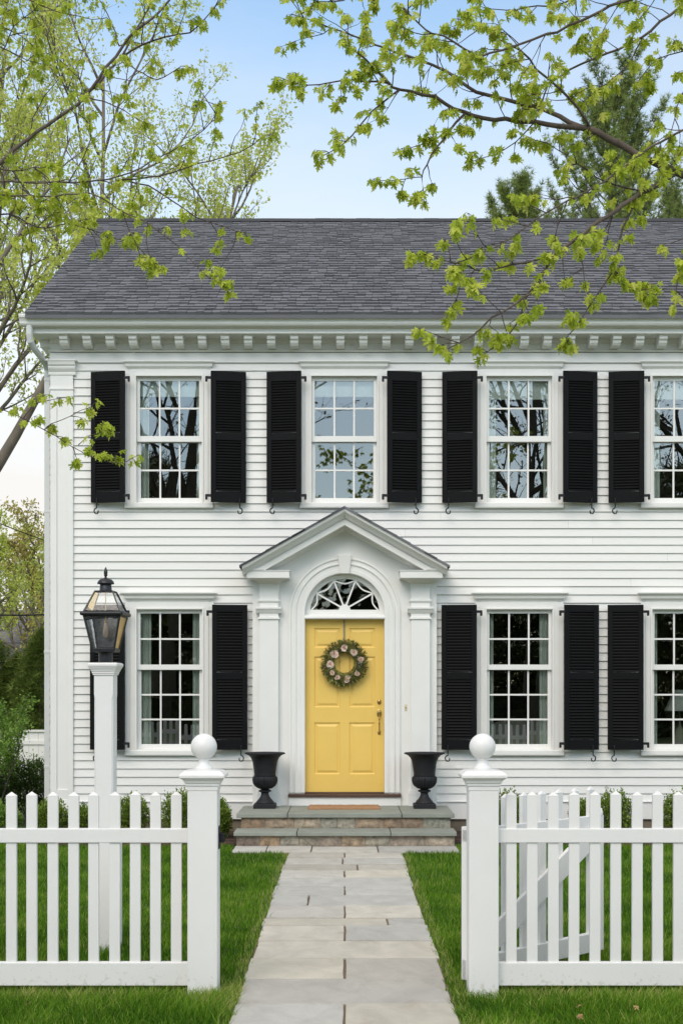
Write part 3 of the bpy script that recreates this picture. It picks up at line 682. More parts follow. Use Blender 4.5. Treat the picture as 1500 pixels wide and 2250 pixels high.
def bar(p0, p1, hw=.0095, y0=-.03, y1=-.006):
    p0, p1 = np.array(p0), np.array(p1); d = (p1 - p0) / np.linalg.norm(p1 - p0); nrm = np.array([-d[1], d[0]]) * hw
    q = [p0 - nrm, p1 - nrm, p1 + nrm, p0 + nrm]; fl.prism_y([tuple(v) for v in q], y0, y1)
for a in (36, 72, 108, 144):
    a = R(a); bar((.05 * math.cos(a), zb_ + .05 * math.sin(a)), (.405 * math.cos(a), CF + .40 * math.sin(a)), .0095)
fl.prism_y([(.066 * math.cos(math.pi * i / 12), zb_ - .002 + .066 * math.sin(math.pi * i / 12)) for i in range(13)], -.036, -.006)
angs = [R(v) for v in (4, 36, 72, 108, 144, 176)]
for a0, a1 in zip(angs[:-1], angs[1:]):
    pr = None
    for i in range(9):
        q = i / 8; a = a0 + (a1 - a0) * q; rr = .400 - .052 * math.sin(math.pi * q); cur = (rr * math.cos(a), CF + rr * math.sin(a))
        if pr: bar(pr, cur, .0085, -.029, -.007)
        pr = cur
flo = fl.build('fanlight', M['trim'], house)
gp_ = MB(); gp_.add([(.41 * math.cos(math.pi * i / 24), -.008, CZ + .41 * math.sin(math.pi * i / 24)) for i in range(25)] + [(-.41, -.008, zb_ - .01), (.41, -.008, zb_ - .01)], [tuple(range(27))])
gp_.build('pane', M['fanglass'], flo)
# ---- door with six moulded panels
dm = MB(); yD = -.03; dx0, dx1, dz0, dz1 = -.459, .459, Z(1740.5, yD), Z(1361, yD)
cols = [(X(690.5, yD), X(747, yD)), (X(767, yD), X(823.5, yD))]; rws = [(Z(1702, yD), Z(1588, yD)), (Z(1554.5, yD), Z(1443, yD)), (Z(1423.5, yD), Z(1380.5, yD))]
xsb = [dx0, cols[0][0], cols[0][1], cols[1][0], cols[1][1], dx1]; zsb = [dz0] + [v for r_ in rws for v in r_] + [dz1]
for i in range(5):
    for j in range(7):
        a, b, c_, d_ = xsb[i], xsb[i + 1], zsb[j], zsb[j + 1]
        if i in (1, 3) and j in (1, 3, 5):
            rings = [(0, 0), (.004, .010), (.014, .013), (.022, .013), (.046, .003), (.046, .003)]
            prev = None
            for ins, dep in rings:
                cur = [(a + ins, yD + dep, c_ + ins), (b - ins, yD + dep, c_ + ins), (b - ins, yD + dep, d_ - ins), (a + ins, yD + dep, d_ - ins)]
                if prev: dm.add(prev + cur, [(k, (k + 1) % 4, 4 + (k + 1) % 4, 4 + k) for k in range(4)], .5)
                prev = cur
            dm.add(prev, [(0, 1, 2, 3)], .5)
        else: dm.add([(a, yD, c_), (b, yD, c_), (b, yD, d_), (a, yD, d_)], [(0, 1, 2, 3)], .5)
dm.box(dx0, dx1, yD + .02, yD + .045, dz0, dz1)
door = tag(dm.build('door', M['door'], house), 'yellow six panel front door')
# hardware
hx = X(833, -.05)
hw = MB(); hw.lathe([(.026, 0), (.026, .004), (.022, .010), (.014, .014), (.013, .022), (.006, .024)], 24)
hw.v = [(x * .95 + hx, yD - z, y * 1.25 + Z(1542.5, -.05)) for x, y, z in hw.v]; hw.build('deadbolt', M['brass'], door, smooth='auto')
hd = MB()
def esc(zc, rx, rz, dep):
    t = MB(); t.lathe([(1, 0), (1, dep * .4), (.8, dep * .8), (.3, dep)], 20); hd.add([(x * rx + hx, yD - z, y * rz + zc) for x, y, z in t.v], t.f, .5)
esc(Z(1568, -.05), .028, .047, .014); esc(Z(1610, -.05), .019, .028, .012)
hp = [(hx, yD - .01, Z(1571, -.05)), (hx, yD - .045, Z(1573, -.05)), (hx, yD - .060, Z(1579, -.05)), (hx, yD - .062, Z(1590, -.05)), (hx, yD - .052, Z(1600, -.05)), (hx, yD - .03, Z(1607, -.05)), (hx, yD - .01, Z(1610, -.05))]
hd.tube(hp, [.008, .008, .010, .008, .007, .007, .007], 10); hd.tube([(hx, yD - .01, Z(1564, -.05)), (hx, yD - .05, Z(1563, -.05))], [.007, .016], 10)
hd.build('door_handle', M['brass'], door, smooth='auto')
bl = MB(); bx_, bz_ = X(891, PL), Z(1555, PL); bl.box(bx_ - .014, bx_ + .014, PL - .008, PL, bz_ - .038, bz_ + .038)
bo = bl.build('doorbell', paint('pale bell plate', (.62, .58, .42), .35, .05), surr, bevel=.004)
bb = MB(); bb.lathe([(.009, 0), (.009, .006), (.004, .009)], 14); bb.v = [(x + bx_, PL - .008 - z, y + bz_) for x, y, z in bb.v]; bb.build('bell_button', M['brass'], bo)

# ---- rooms behind the glass
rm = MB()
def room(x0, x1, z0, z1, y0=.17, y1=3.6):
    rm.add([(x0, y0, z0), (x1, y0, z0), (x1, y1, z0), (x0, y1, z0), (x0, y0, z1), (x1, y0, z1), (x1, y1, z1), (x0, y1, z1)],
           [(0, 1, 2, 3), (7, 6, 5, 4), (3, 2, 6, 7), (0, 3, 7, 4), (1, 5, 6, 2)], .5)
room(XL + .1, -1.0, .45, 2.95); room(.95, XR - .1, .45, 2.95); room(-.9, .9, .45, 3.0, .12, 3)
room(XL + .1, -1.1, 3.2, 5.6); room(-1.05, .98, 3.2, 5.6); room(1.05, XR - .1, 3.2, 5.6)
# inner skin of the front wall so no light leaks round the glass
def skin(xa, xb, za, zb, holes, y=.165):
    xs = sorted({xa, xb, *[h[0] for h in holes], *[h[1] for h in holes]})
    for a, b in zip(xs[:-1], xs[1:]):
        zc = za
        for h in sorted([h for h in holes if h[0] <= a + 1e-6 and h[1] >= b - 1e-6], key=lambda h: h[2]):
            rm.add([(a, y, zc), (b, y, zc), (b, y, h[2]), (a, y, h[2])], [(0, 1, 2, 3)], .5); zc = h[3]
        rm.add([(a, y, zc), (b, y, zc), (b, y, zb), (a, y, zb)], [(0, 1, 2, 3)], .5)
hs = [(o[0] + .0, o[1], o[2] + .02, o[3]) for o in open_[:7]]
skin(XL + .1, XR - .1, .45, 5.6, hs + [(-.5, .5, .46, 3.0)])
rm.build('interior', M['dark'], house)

# ================================================================ WHAT HANGS AND STANDS INSIDE
def curtain(c, side, kind, wpx, label):
    t, b = (832, 1104) if kind == 'U' else (1343, 1650)
    m = MB(); xa, xb = X(c + side * 74), X(c + side * (74 - wpx)); n = 26; vs = []
    for i in range(n + 1):
        q = i / n; x = xa + (xb - xa) * q
        for z, k in ((Z(b), 1.1), (Z((t + b) / 2), 1.), (Z(t), .8)): vs.append((x, .135 + .016 * k * math.sin(q * 21 + c) + .006 * math.sin(q * 7), z))
    m.add(vs, [(i * 3 + k, (i + 1) * 3 + k, (i + 1) * 3 + k + 1, i * 3 + k + 1) for i in range(n) for k in range(2)])
    tag(m.build('curtain', M['curtain'], smooth=True), label, 'curtain', 'pale curtains inside the windows')
nmU = ['upper window nearest the left corner', 'upper window above the yellow door', 'upper window right of the door', 'upper window at the right edge']
nmL = ['ground floor window behind the lamp post', 'ground floor window right of the door', 'ground floor window with a table lamp inside']
for (c, k), n_ in zip(WIN_U, nmU):
    if c in (756,): continue
    curtain(c, -1, k, 26, 'pale green curtain on the left inside the ' + n_)
    if c < 1400: curtain(c, 1, k, 17, 'pale green curtain on the right inside the ' + n_)
for (c, k), n_ in zip(WIN_L, nmL):
    curtain(c, -1, k, 30 if c < 600 else 20, 'pale green curtain on the left inside the ' + n_)
    if c < 1400: curtain(c, 1, k, 26, 'pale green curtain on the right inside the ' + n_)
for (c, k), n_ in zip(WIN_U, nmU):
    m = MB(); m.box(X(c - 71), X(c + 71), .094, .098, Z(866 if c < 1000 else 872), Z(834)); m.tube([(X(c - 71), .096, Z(867 if c < 1000 else 873)), (X(c + 71), .096, Z(867 if c < 1000 else 873))], .008, 8)
    tag(m.build('roller_shade', M['curtain']), 'pale roller shade drawn slightly down inside the ' + n_, 'window shade', 'roller shades in the upper windows')
tl = thing('table_lamp', 'table lamp with a pale flared shade seen through the right ground floor window', 'lamp', (X(1493, .6), .6, .46))
m = MB(); zz = .46
m.lathe([(.10, Z(1572, .6) - zz), (.115, Z(1568, .6) - zz), (.30 * .62, Z(1562, .6) - zz), (.075, Z(1518, .6) - zz), (.07, Z(1516, .6) - zz)][2:], 28); m.build('lamp_shade', M['curtain'], tl, smooth='auto')
m = MB(); m.lathe([(.07, .35), (.07, .37), (.02, .40), (.05, .5), (.07, .60), (.05, .72), (.012, .78), (.012, 1.1)], 20); m.build('lamp_base', M['beige'], tl, smooth='auto')
m = MB(); m.lathe([(.22, 0), (.03, .05), (.03, .30), (.25, .33), (.25, .35)], 24, (X(1493, .6), .6, .46)); tag(m.build('side_table', M['brown']), 'dark round side table under the lamp inside the right window', 'table')
sf = MB(); xa, xb = X(1080, .5), X(1196, .5)
vs = []
for i in range(17):
    q = i / 16; vs += [(xa + (xb - xa) * q, .55 + .02 * math.cos(q * 40), .46), (xa + (xb - xa) * q, .55 + .01 * math.cos(q * 40), Z(1592 - 10 * math.sin(math.pi * q) ** .6, .5)), (xa + (xb - xa) * q, .78, Z(1596 - 10 * math.sin(math.pi * q) ** .6, .5))]
sf.add(vs, [(i * 3 + k, (i + 1) * 3 + k, (i + 1) * 3 + k + 1, i * 3 + k + 1) for i in range(16) for k in range(2)])
tag(sf.build('armchair', M['beige'], smooth=True), 'back of a pale upholstered chair inside the window right of the door', 'chair')
# ================================================================ STEPS
steps = thing('stone_steps', 'two fieldstone steps with grey bluestone treads below the yellow door', 'steps', (0, 0, 0))
def slabs(name, x0, x1, y0, y1, z0, z1, joints):
    m = MB(); xs = [x0] + joints + [x1]
    for a, b in zip(xs[:-1], xs[1:]):
        m.box(a + (.004 if a != x0 else 0), b - (.004 if b != x1 else 0), y0 + random.uniform(-.002, .002), y1, z0, z1 + random.uniform(-.001, .001))
    return m.build(name, M['slab'], steps, bevel=.006)
slabs('landing_slab', -1.172, 1.19, -1.16, PL - .001, .280, .325, [-.62, .62])
slabs('tread', -1.173, 1.183, -1.545, -1.118, .122, .165, [-.505, .487])
def riser(name, x0, x1, yf, z0, z1, n):
    m = MB(); x = x0; k = 0
    cuts = np.cumsum(rng.uniform(.6, 1.5, n)); cuts = x0 + (x1 - x0) * np.concatenate([[0], cuts / cuts[-1]])
    for a, b in zip(cuts[:-1], cuts[1:]):
        a += .005; b -= .005; nxs, nzs = 7, 4; vs = []; rr = random.random(); bul = random.uniform(.008, .02)
        for j in range(nzs + 1):
            for i in range(nxs + 1):
                u, v = i / nxs, j / nzs; e = min(1, 4 * min(u, 1 - u)) * min(1, 3.5 * min(v, 1 - v)) if 0 < u < 1 and 0 < v < 1 else 0
                vs.append((a + (b - a) * u + (random.uniform(-.006, .006) if 0 < u < 1 else 0), yf - bul * e - random.uniform(0, .004), z0 + (z1 - z0) * v + (random.uniform(-.004, .004) if 0 < v < 1 else 0)))
        fs = [(j * (nxs + 1) + i, j * (nxs + 1) + i + 1, (j + 1) * (nxs + 1) + i + 1, (j + 1) * (nxs + 1) + i) for j in range(nzs) for i in range(nxs)]
        m.add(vs, fs, rr)
    o = m.build(name, M['rubble'], steps, smooth=True)
    q = MB(); q.box(x0, x1, yf + .003, yf + .3, z0, z1); q.build('mortar', M['mortar'], o)
riser('riser', -1.125, 1.15, -1.11, .16, .280, 9)
riser('riser', -1.145, 1.165, -1.49, -.02, .122, 9)
q = MB(); q.box(-1.10, 1.12, -1.1, PL - .003, .0, .279); q.box(-1.13, 1.15, -1.485, -1.1, 0, .121); q.build('core', M['mortar'], steps)

# ================================================================ PATH
ys = [14.50, 13.94, 13.49, 12.99, 12.53, 12.05, 11.54, 11.0, 10.47, 9.906, 9.59, 8.99, 8.41, 7.80, 7.19, 6.6, 6.0, 5.4, 4.8]
jt = [[-.75, -.17 * 1, .745], [0.0], [-.02], [.34], [0.], [], [0], [-.87], [0], [.62], [0], [], [0], [], [-.0], [], [0], []]
jt[0] = [-1.16 + .35, -.345, .345 + .0]; jt[7] = [(678 - 757) / (4963 / 11. / 1.65 * 1.0) * 1.0]; jt[7] = [-.285]; jt[9] = [.305 * 1.0]; jt[3] = [.12]
pm = MB(); PWd = .573
for k in range(len(ys) - 1):
    y1, y0 = ys[k] - D, ys[k + 1] - D; hwid = 1.165 if k == 0 else PWd
    xs = [-hwid] + jt[k] + [hwid]
    for a, b in zip(xs[:-1], xs[1:]):
        e = [random.uniform(-.012, .012) if abs(abs(v) - hwid) < 1e-6 else 0 for v in (a, b)]
        g_ = .007; n = 8; z = .007 + random.uniform(0, .006); tl_ = random.uniform(-.003, .003); top = []; rim = []
        a2, b2 = a + e[0] + (g_ if abs(a) < hwid - .01 else 0), b + e[1] - (g_ if abs(b) < hwid - .01 else 0)
        lx = [a2 + (b2 - a2) * i / n for i in range(n + 1)]
        gj = random.uniform(.007, .013); fy = y0 + gj; by = y1 - gj
        ring = [(x, fy + random.uniform(-.003, .003), z + tl_) for x in lx] + [(b2 + random.uniform(-.004, .004), fy + (by - fy) * t, z) for t in (.33, .66)] + \
               [(x, by + random.uniform(-.003, .003), z - tl_) for x in lx[::-1]] + [(a2 + random.uniform(-.004, .004), fy + (by - fy) * t, z) for t in (.66, .33)]
        m = len(ring); low = [(x, y, -.03) for x, y, _ in ring]; rr = random.random()
        cx, cy = (a2 + b2) / 2, (fy + by) / 2; ins = [(x + (cx - x) * .004 / max(.1, abs(cx - x)), y + (cy - y) * .004 / max(.05, abs(cy - y)), zz + .003) for x, y, zz in ring]
        pm.add(ring + low + ins, [(m + i, m + (i + 1) % m, (i + 1) % m, i) for i in range(m)] + [(i, (i + 1) % m, 2 * m + (i + 1) % m, 2 * m + i) for i in range(m)] + [tuple(range(2 * m, 3 * m))], rr)
tag(pm.build('path', M['flag']), 'straight bluestone flagstone path running from the gate to the steps', kind='structure')
jm = MB(); jm.box(-PWd - .0, PWd, -11.2, -1.5, -.03, .002); jm.box(-1.16, 1.16, -2.06, -1.48, -.029, .0015)
tag(jm.build('path_joint_sand', paint('joint sand', (.17, .125, .085), .95, .35, 40, .8, 120)), 'brown sand in the joints of the flagstone path', kind='structure')

# ================================================================ DOORMAT, URNS
dmx = MB(); nx_, ny_2 = 40, 14; vs = []
x0, x1, y0, y1 = X(676, -.6), X(835, -.6), -.66, -.26
for j in range(ny_2 + 1):
    for i in range(nx_ + 1):
        ed = i in (0, nx_) or j in (0, ny_2); vs.append((x0 + (x1 - x0) * i / nx_ + (random.uniform(-.004, .004) if ed else 0), y0 + (y1 - y0) * j / ny_2 + (random.uniform(-.004, .004) if ed else 0), zLand + (.012 if ed else .027) + random.uniform(-.002, .002)))
dmx.add(vs, [(j * (nx_ + 1) + i, j * (nx_ + 1) + i + 1, (j + 1) * (nx_ + 1) + i + 1, (j + 1) * (nx_ + 1) + i) for j in range(ny_2) for i in range(nx_)], .5)
dmx.box(x0 + .002, x1 - .002, y0 + .002, y1 - .002, zLand + .001, zLand + .012)
tag(dmx.build('doormat', M['coir'], smooth=False), 'brown coir doormat lying on the stone landing in front of the yellow door', 'doormat')
def urn(label, x, y):
    u = thing('urn', label, 'urn', (x, y, zLand), 0, 'black urns on either side of the door')
    s = 1 / 193.0; yb = 1777.5
    def pr(l): return [(a * s, (yb - b) * s) for a, b in l]
    b_ = MB(); b_.lathe(pr([(2, 1736), (9, 1736), (16, 1734), (23, 1729), (26.5, 1723), (28, 1716), (27.5, 1711), (25.5, 1708)]), 96, lobes=(2, 6, 22, .09))
    b_.lathe(pr([(23, 1709), (24, 1707), (23.5, 1703), (24.2, 1697), (25.6, 1686), (27.5, 1675), (31, 1667), (36, 1662), (41, 1659.5), (43.5, 1658.6), (44.3, 1657), (43, 1655.5), (40, 1655.6), (33, 1658), (28, 1664), (25, 1675), (22, 1690), (3, 1700)]), 48)
    b_.build('bowl', M['iron'], u, smooth='auto')
    r_ = MB()                                             # egg beading on the rim
    for k in range(44):
        a = 2 * math.pi * k / 44; r_.lathe([(.0005, -.005), (.006, -.004), (.008, 0), (.006, .004), (.0005, .005)], 8, (.228 * math.cos(a) * .985, .228 * math.sin(a) * .985, (yb - 1658) * s))
    r_.build('rim', M['iron'], u, smooth=True)
    f_ = MB(); f_.lathe(pr([(20, 1768), (20.5, 1766), (19, 1763.5), (15, 1759), (10.5, 1753), (8.5, 1748), (8.5, 1744), (10, 1742.5), (13.5, 1741.5), (14, 1739.5), (12.5, 1738), (9, 1737), (7, 1736)]), 40); f_.build('foot', M['iron'], u, smooth='auto')
    p_ = MB(); p_.lathe(pr([(24.2, 1777.5), (24.2, 1768.6), (23, 1767.4)]), square=True); p_.build('plinth', M['iron'], u, bevel=.003)
    return u
urn('black cast iron urn standing left of the yellow door', X(582, -.42), -.42)
urn('black cast iron urn standing right of the yellow door', X(932, -.42), -.42)

# ================================================================ WREATH
wc = (X(756, -.09), -.09, Z(1457, -.09))
wr = thing('wreath', 'round twig wreath with pale pink roses hanging on the yellow door', 'wreath', wc)
n = 2600; a = rng.random(n) * 2 * math.pi; tt = rng.random(n) * 2 * math.pi; r0 = .166
pos = np.stack([(r0 + .050 * np.cos(tt)) * np.cos(a), .032 * np.sin(tt) - .004, (r0 + .050 * np.cos(tt)) * np.sin(a)], 1)
dirs = np.stack([np.cos(a + .5 + rng.normal(size=n) * .45), -.35 + rng.normal(size=n) * .35, np.sin(a + .5 + rng.normal(size=n) * .45)], 1)
sz = rng.uniform(.028, .05, n); inner = np.cos(tt) < -.2; sz[inner] *= .6
scatter('foliage', SPRIG, pos, dirs, sz, M['wreathleaf'], wr)
n = 420; a = rng.random(n) * 2 * math.pi
pos = np.stack([.195 * np.cos(a), rng.uniform(-.03, .02, n), .195 * np.sin(a)], 1); ao = a + rng.normal(size=n) * .3 + .35
tw = MB(); wt_p = []; wt_d = []
for p, an in zip(pos, ao):
    l = random.uniform(.05, .10); tip_ = p + np.array([math.cos(an) * l, random.uniform(-.02, .0), math.sin(an) * l]); tw.tube([p, tip_], [.0022, .0012], 3); wt_p.append(p * .35 + tip_ * .65); wt_d.append(tip_ - p)
tw.lathe([(.0, 0)], 3) if False else None
ringp = [(r0 * math.cos(t), 0.0, r0 * math.sin(t)) for t in np.linspace(0, 2 * math.pi, 40)]
tw.tube(ringp, .022, 8)
tw.build('twig_ring', M['twig'], wr)
scatter('wisps', SIMPLE, wt_p, wt_d, rng.uniform(.022, .042, len(wt_p)), M['wreathleaf'], wr)
def rose(x, z, rad, k):
    m = MB()
    for ring, (nn, rr, tilt, hgt) in enumerate([(6, 1., 1.15, .0), (6, .78, .8, .15), (5, .55, .45, .28), (4, .30, .15, .38)]):
        for i in range(nn):
            a = 2 * math.pi * (i + .5 * ring) / nn + random.uniform(-.35, .35); rr = rr * random.uniform(.82, 1.15); c = np.array([math.cos(a), 0, math.sin(a)]); t = np.array([-math.sin(a), 0, math.cos(a)]); o = np.array([0, -1., 0])
            b0 = c * rad * rr * .25 + o * rad * hgt; pts = []
            for u in (0, .5, 1):
                for v in (-1, 0, 1):
                    q = u; out_ = rr * .75 * q * math.sin(tilt + .2 * q) * rad; up = rad * .6 * q * math.cos(tilt) * 1.0 + (-.08 * rad * v * v if u else 0)
                    pts.append(b0 + c * (out_ - .06 * rad * abs(v)) + o * up + t * v * rad * rr * (.28 + .26 * math.sin(q * 2.2)))
            m.add(pts, [(0, 1, 4, 3), (1, 2, 5, 4), (3, 4, 7, 6), (4, 5, 8, 7)], min(1, max(0, .75 - .2 * ring + random.uniform(-.15, .15))))
    o_ = m.build('rose', M['petal'], wr, smooth=True); o_.location = (x, -.035, z); o_.rotation_euler = (random.uniform(-.25, .25), random.uniform(0, 6), random.uniform(-.25, .25)); o_.scale = (random.uniform(.9, 1.12), 1, random.uniform(.85, 1.05))
for k, (px, py, rd) in enumerate([(756, 1423, 8), (734.5, 1437, 8.5), (778, 1433.5, 8.2), (792.5, 1449, 7.3), (725, 1459.5, 7.3), (730, 1478, 6.5), (741, 1488.5, 8), (763, 1493, 8), (784.5, 1481, 8)]):
    rose(X(px, -.12) - wc[0], Z(py, -.12) - wc[2], rd / 186, k)
n = 46; a = np.concatenate([rng.normal(0.05, .28, 24), rng.random(22) * 6.28]); rr = rng.uniform(.16, .21, n)
scatter('small_flowers', SIMPLE, np.repeat(np.stack([rr * np.cos(a), np.full(n, -.045), rr * np.sin(a)], 1), 4, 0), rng.normal(size=(n * 4, 3)) * np.array([1, .5, 1]), .010, M['smallflower'], wr)
rb = MB(); zt = Z(1361.5, -.06) - wc[2]
rb.box(-.009, .009, .045, .048, .19, zt); rb.box(-.010, .010, .048 - .0, .066, zt - .002, zt + .001); rb.build('ribbon', M['ribbon'], wr)

# ================================================================ FENCE
FY = -8.52                                             # centre line of fence
def post_parts(root, cx, name='post'):
    m = MB(); hw_ = .081; zt = 1.134
    m.box(cx - hw_, cx + hw_, FY - hw_, FY + hw_, -.02, zt)
    po = m.build(name, M['fence'], root, bevel=.006)
    c = MB(); c.lathe([(.084, zt - .02), (.084, zt + .004), (.090, zt + .006), (.090, zt + .018), (.096, zt + .022), (.100, zt + .034), (.106, zt + .040), (.110, zt + .044), (.122, zt + .050), (.1225, zt + .064), (.118, zt + .070), (.098, zt + .086), (.05, zt + .092)], square=True, c=(cx, FY, 0))
    c.build('cap', M['fence'], po, bevel=.0025)
    f = MB(); z0 = zt + .088
    pr = [(.044, 0), (.047, .006), (.046, .013), (.039, .020), (.031, .030), (.027, .042), (.0275, .052), (.031, .056), (.031, .061), (.027, .064)]
    cr_ = .0715; cz_ = .064 + .063
    pr += [(cr_ * math.cos(t), cz_ + cr_ * math.sin(t)) for t in np.linspace(-1.15, 1.56, 22)]
    f.lathe(pr, 40, (cx, FY, z0)); f.build('ball_finial', M['fence'], po, smooth='auto')
    return po
def picket(mb, cx, y0, y1, z0, zt, hw_=.0285):
    """square-topped picket with a small four-sided point"""
    zs_ = zt - .022; ym = (y0 + y1) / 2
    mb.box(cx - hw_, cx + hw_, y0, y1, z0, zs_)
    mb.add([(cx - hw_ - .001, y0 - .001, zs_), (cx + hw_ + .001, y0 - .001, zs_), (cx + hw_ + .001, y1 + .001, zs_), (cx - hw_ - .001, y1 + .001, zs_), (cx, ym - .003, zt), (cx, ym + .003, zt)], [(0, 1, 4), (1, 2, 5, 4), (2, 3, 5), (3, 0, 4, 5)])
def fence(name_label, sgn, first, pitch, count, post_x, far_x):
    f = thing('picket_fence', name_label, 'fence', (0, 0, 0), 0, 'white picket fence runs on either side of the gateway')
    po = post_parts(f, post_x)
    xa, xb = sorted((post_x + sgn * .081, far_x))
    for nm, z0, z1, t in (('top_rail', .825, .902, .021), ('bottom_rail', .046, .172, .025)):
        m = MB(); m.box(xa, xb, FY - t, FY + t, z0, z1); m.build(nm, M['fence'], f, bevel=.0035)
    pk = None; i = 0
    while i < count:
        x = first + sgn * pitch * i
        if pk is None:
            m = MB(); picket(m, 0, -.0125, .0125, .12, 1.105); pk = m.build('picket', M['fence'], f, bevel=.0015); pk.location = (x, FY, 0)
        else:
            c = pk.copy(); S.collection.objects.link(c); c.parent = f; c.location = (x + random.uniform(-.0015, .0015), FY, random.uniform(-.003, .003)); c.rotation_euler = (0, R(random.uniform(-.12, .12)), 0)
        i += 1
    return f, po
sF = F / (FY + D)
fl_, pl_ = fence('white picket fence left of the path, ending at a ball-topped post', -1, (387.5 - 757) / sF, 45.2 / sF, 26, X(449, FY) - .003, -3.95)
fr_, pr_ = fence('white picket fence right of the path, ending at a ball-topped post', 1, (1122.5 - 757) / sF, 45.95 / sF, 26, X(1059.5, FY), 3.95)
m = MB(); lx = X(449, FY) - .003 + .081
m.box(lx - .001, lx + .006, FY - .02, FY + .05, .79, .915); m.box(lx + .006, lx + .030, FY - .0, FY + .022, .825, .875); m.tube([(lx + .02, FY + .012, .825), (lx + .032, FY + .012, .835), (lx + .034, FY + .012, .865), (lx + .024, FY + .012, .878)], .005, 6)
m.build('latch_catch', M['iron'], pl_, bevel=.002)

# open gate, hinged behind the right post and swung in towards the house
gx, gy = .664, FY + .105
ang = math.atan2(.92, .93)
gate = thing('gate', 'open white picket garden gate swung back behind the right fence', 'gate', (gx, gy, 0), ang)
GL = 1.30
m = MB(); m.box(0, GL, -.019, .019, .815, .885); m.build('top_rail', M['fence'], gate, bevel=.003)
m = MB(); m.box(0, GL, -.022, .022, .05, .165); m.build('bottom_rail', M['fence'], gate, bevel=.003)
m = MB(); m.box(-.0, .055, -.024, .024, .05, .90); m.build('hinge_stile', M['fence'], gate, bevel=.003)
m = MB(); m.box(GL - .055, GL, -.024, .024, .05, .885); m.lathe([(.030, .885), (.030, .905), (.024, .925), (.012, .934)], 16, (GL - .027, 0, 0)); m.build('latch_stile', M['fence'], gate, bevel=.003)
m = MB(); bw = .045; m.prism_y([(.06, .166), (.20, .166), (1.24, .725), (1.24, .814), (1.13, .814), (.06, .25)], -.037, -.013)
m.build('brace', M['fence'], gate, bevel=.003)
for i, x in enumerate([.19, .36, .53, .70, .865, 1.03, 1.19]):
    m = MB(); picket(m, x, -.012, .012, .12, 1.066, .029); m.build('picket', M['fence'], gate, bevel=.0015)
m = MB(); m.box(GL - .01, GL + .022, -.012, .012, .842, .868); m.lathe([(.012, .84), (.016, .848), (.016, .866), (.010, .875)], 12, (GL + .025, 0, 0)); m.build('latch', M['iron'], gate, bevel=.002)
m = MB()
for z in (.12, .85): m.box(.005, .16, -.030, -.0225, z - .018, z + .018); m.lathe([(.010, z - .03), (.010, z + .03)], 12, (.012, -.032, 0))
m.build('hinge', M['iron'], gate, bevel=.001)

# ================================================================ LAMP POST
LY = -7.20; ls = F / (LY + D); lxp = X(228, LY - .07) + .0
lp = thing('lamp_post', 'black glass lantern on a tall square white post in the front lawn', 'lamp post', (lxp, LY, 0), R(-3.0))
m = MB(); h_ = .0615; ch = .011
m.box(-.088, .088, -.088, .088, -.02, .70); m.quadbox([(-.088, -.088, .70), (.088, -.088, .70), (.088, .088, .70), (-.088, .088, .70)], [(-.066, -.066, .72), (.066, -.066, .72), (.066, .066, .72), (-.066, .066, .72)])
def oct_(hh, c): return [(-hh + c, -hh), (hh - c, -hh), (hh, -hh + c), (hh, hh - c), (hh - c, hh), (-hh + c, hh), (-hh, hh - c), (-hh, -hh + c)]
secs = [(.71, h_, ch), (1.60, h_, ch), (1.635, h_, .0008), (Z(1482, LY), h_, .0008)]
for (za, ha, ca), (zb2, hb, cb) in zip(secs[:-1], secs[1:]):
    A = [(x, y, za) for x, y in oct_(ha, ca)]; B = [(x, y, zb2) for x, y in oct_(hb, cb)]
    m.add(A + B, [(i, (i + 1) % 8, 8 + (i + 1) % 8, 8 + i) for i in range(8)] + [tuple(range(8))[::-1], tuple(range(8, 16))], .5)
m.build('post', M['fence'], lp, bevel=.003)
zc0 = Z(1484, LY)
m = MB(); m.lathe([(r_ * .885, z_) for r_, z_ in [(.078, zc0), (.078, zc0 + .010), (.083, zc0 + .012), (.083, zc0 + .022), (.088, zc0 + .026), (.092, zc0 + .036), (.097, zc0 + .042), (.101, zc0 + .05), (.106, zc0 + .057), (.108, zc0 + .068), (.103, zc0 + .076), (.09, zc0 + .080)]], square=True); m.build('post_cap', M['fence'], lp, bevel=.003)
zq = lambda py: Z(py, LY)
m = MB(); m.lathe([(.045, zc0 + .078), (.045, zq(1429))], 24); m.box(-.018, .018, -.049, -.043, zq(1452), zq(1440)); m.build('fitter', M['lampblack'], lp, smooth='auto')
lan = None
m = MB()
zb0, zb1 = zq(1429), zq(1355); b0, b1 = .070, .114     # glass body: half widths bottom and top
zr0, zr1 = zq(1345), zq(1300.5); r0_, r1_ = .119, .057
def sq(hh, z): return [(-hh, -hh, z), (hh, -hh, z), (hh, hh, z), (-hh, hh, z)]
m.lathe([(b0 + .006, zb0 - .012), (b0 + .008, zb0 + .006), (b0 + .003, zb0 + .010)], square=True)
for (h0, z0, h1, z1, wd) in ((b0, zb0 + .006, b1, zb1, .0075), (r0_ - .004, zr0, r1_, zr1, .0062)):
    A, B = sq(h0, z0), sq(h1, z1)
    for i in range(4):
        a, b = np.array(A[i]), np.array(B[i]); m.tube([a, b], wd, 4)
        for Q in (A, B): m.tube([Q[i], Q[(i + 1) % 4]], wd * .85, 4)
body = m.build('lantern_frame', M['lampblack'], lp)
m = MB(); m.lathe([(b1 - .004, zb1 - .004), (.128, zb1 + .0), (.136, zb1 + .006), (.138, zb1 + .014), (.134, zr0 - .004), (.120, zr0 + .003)], square=True)
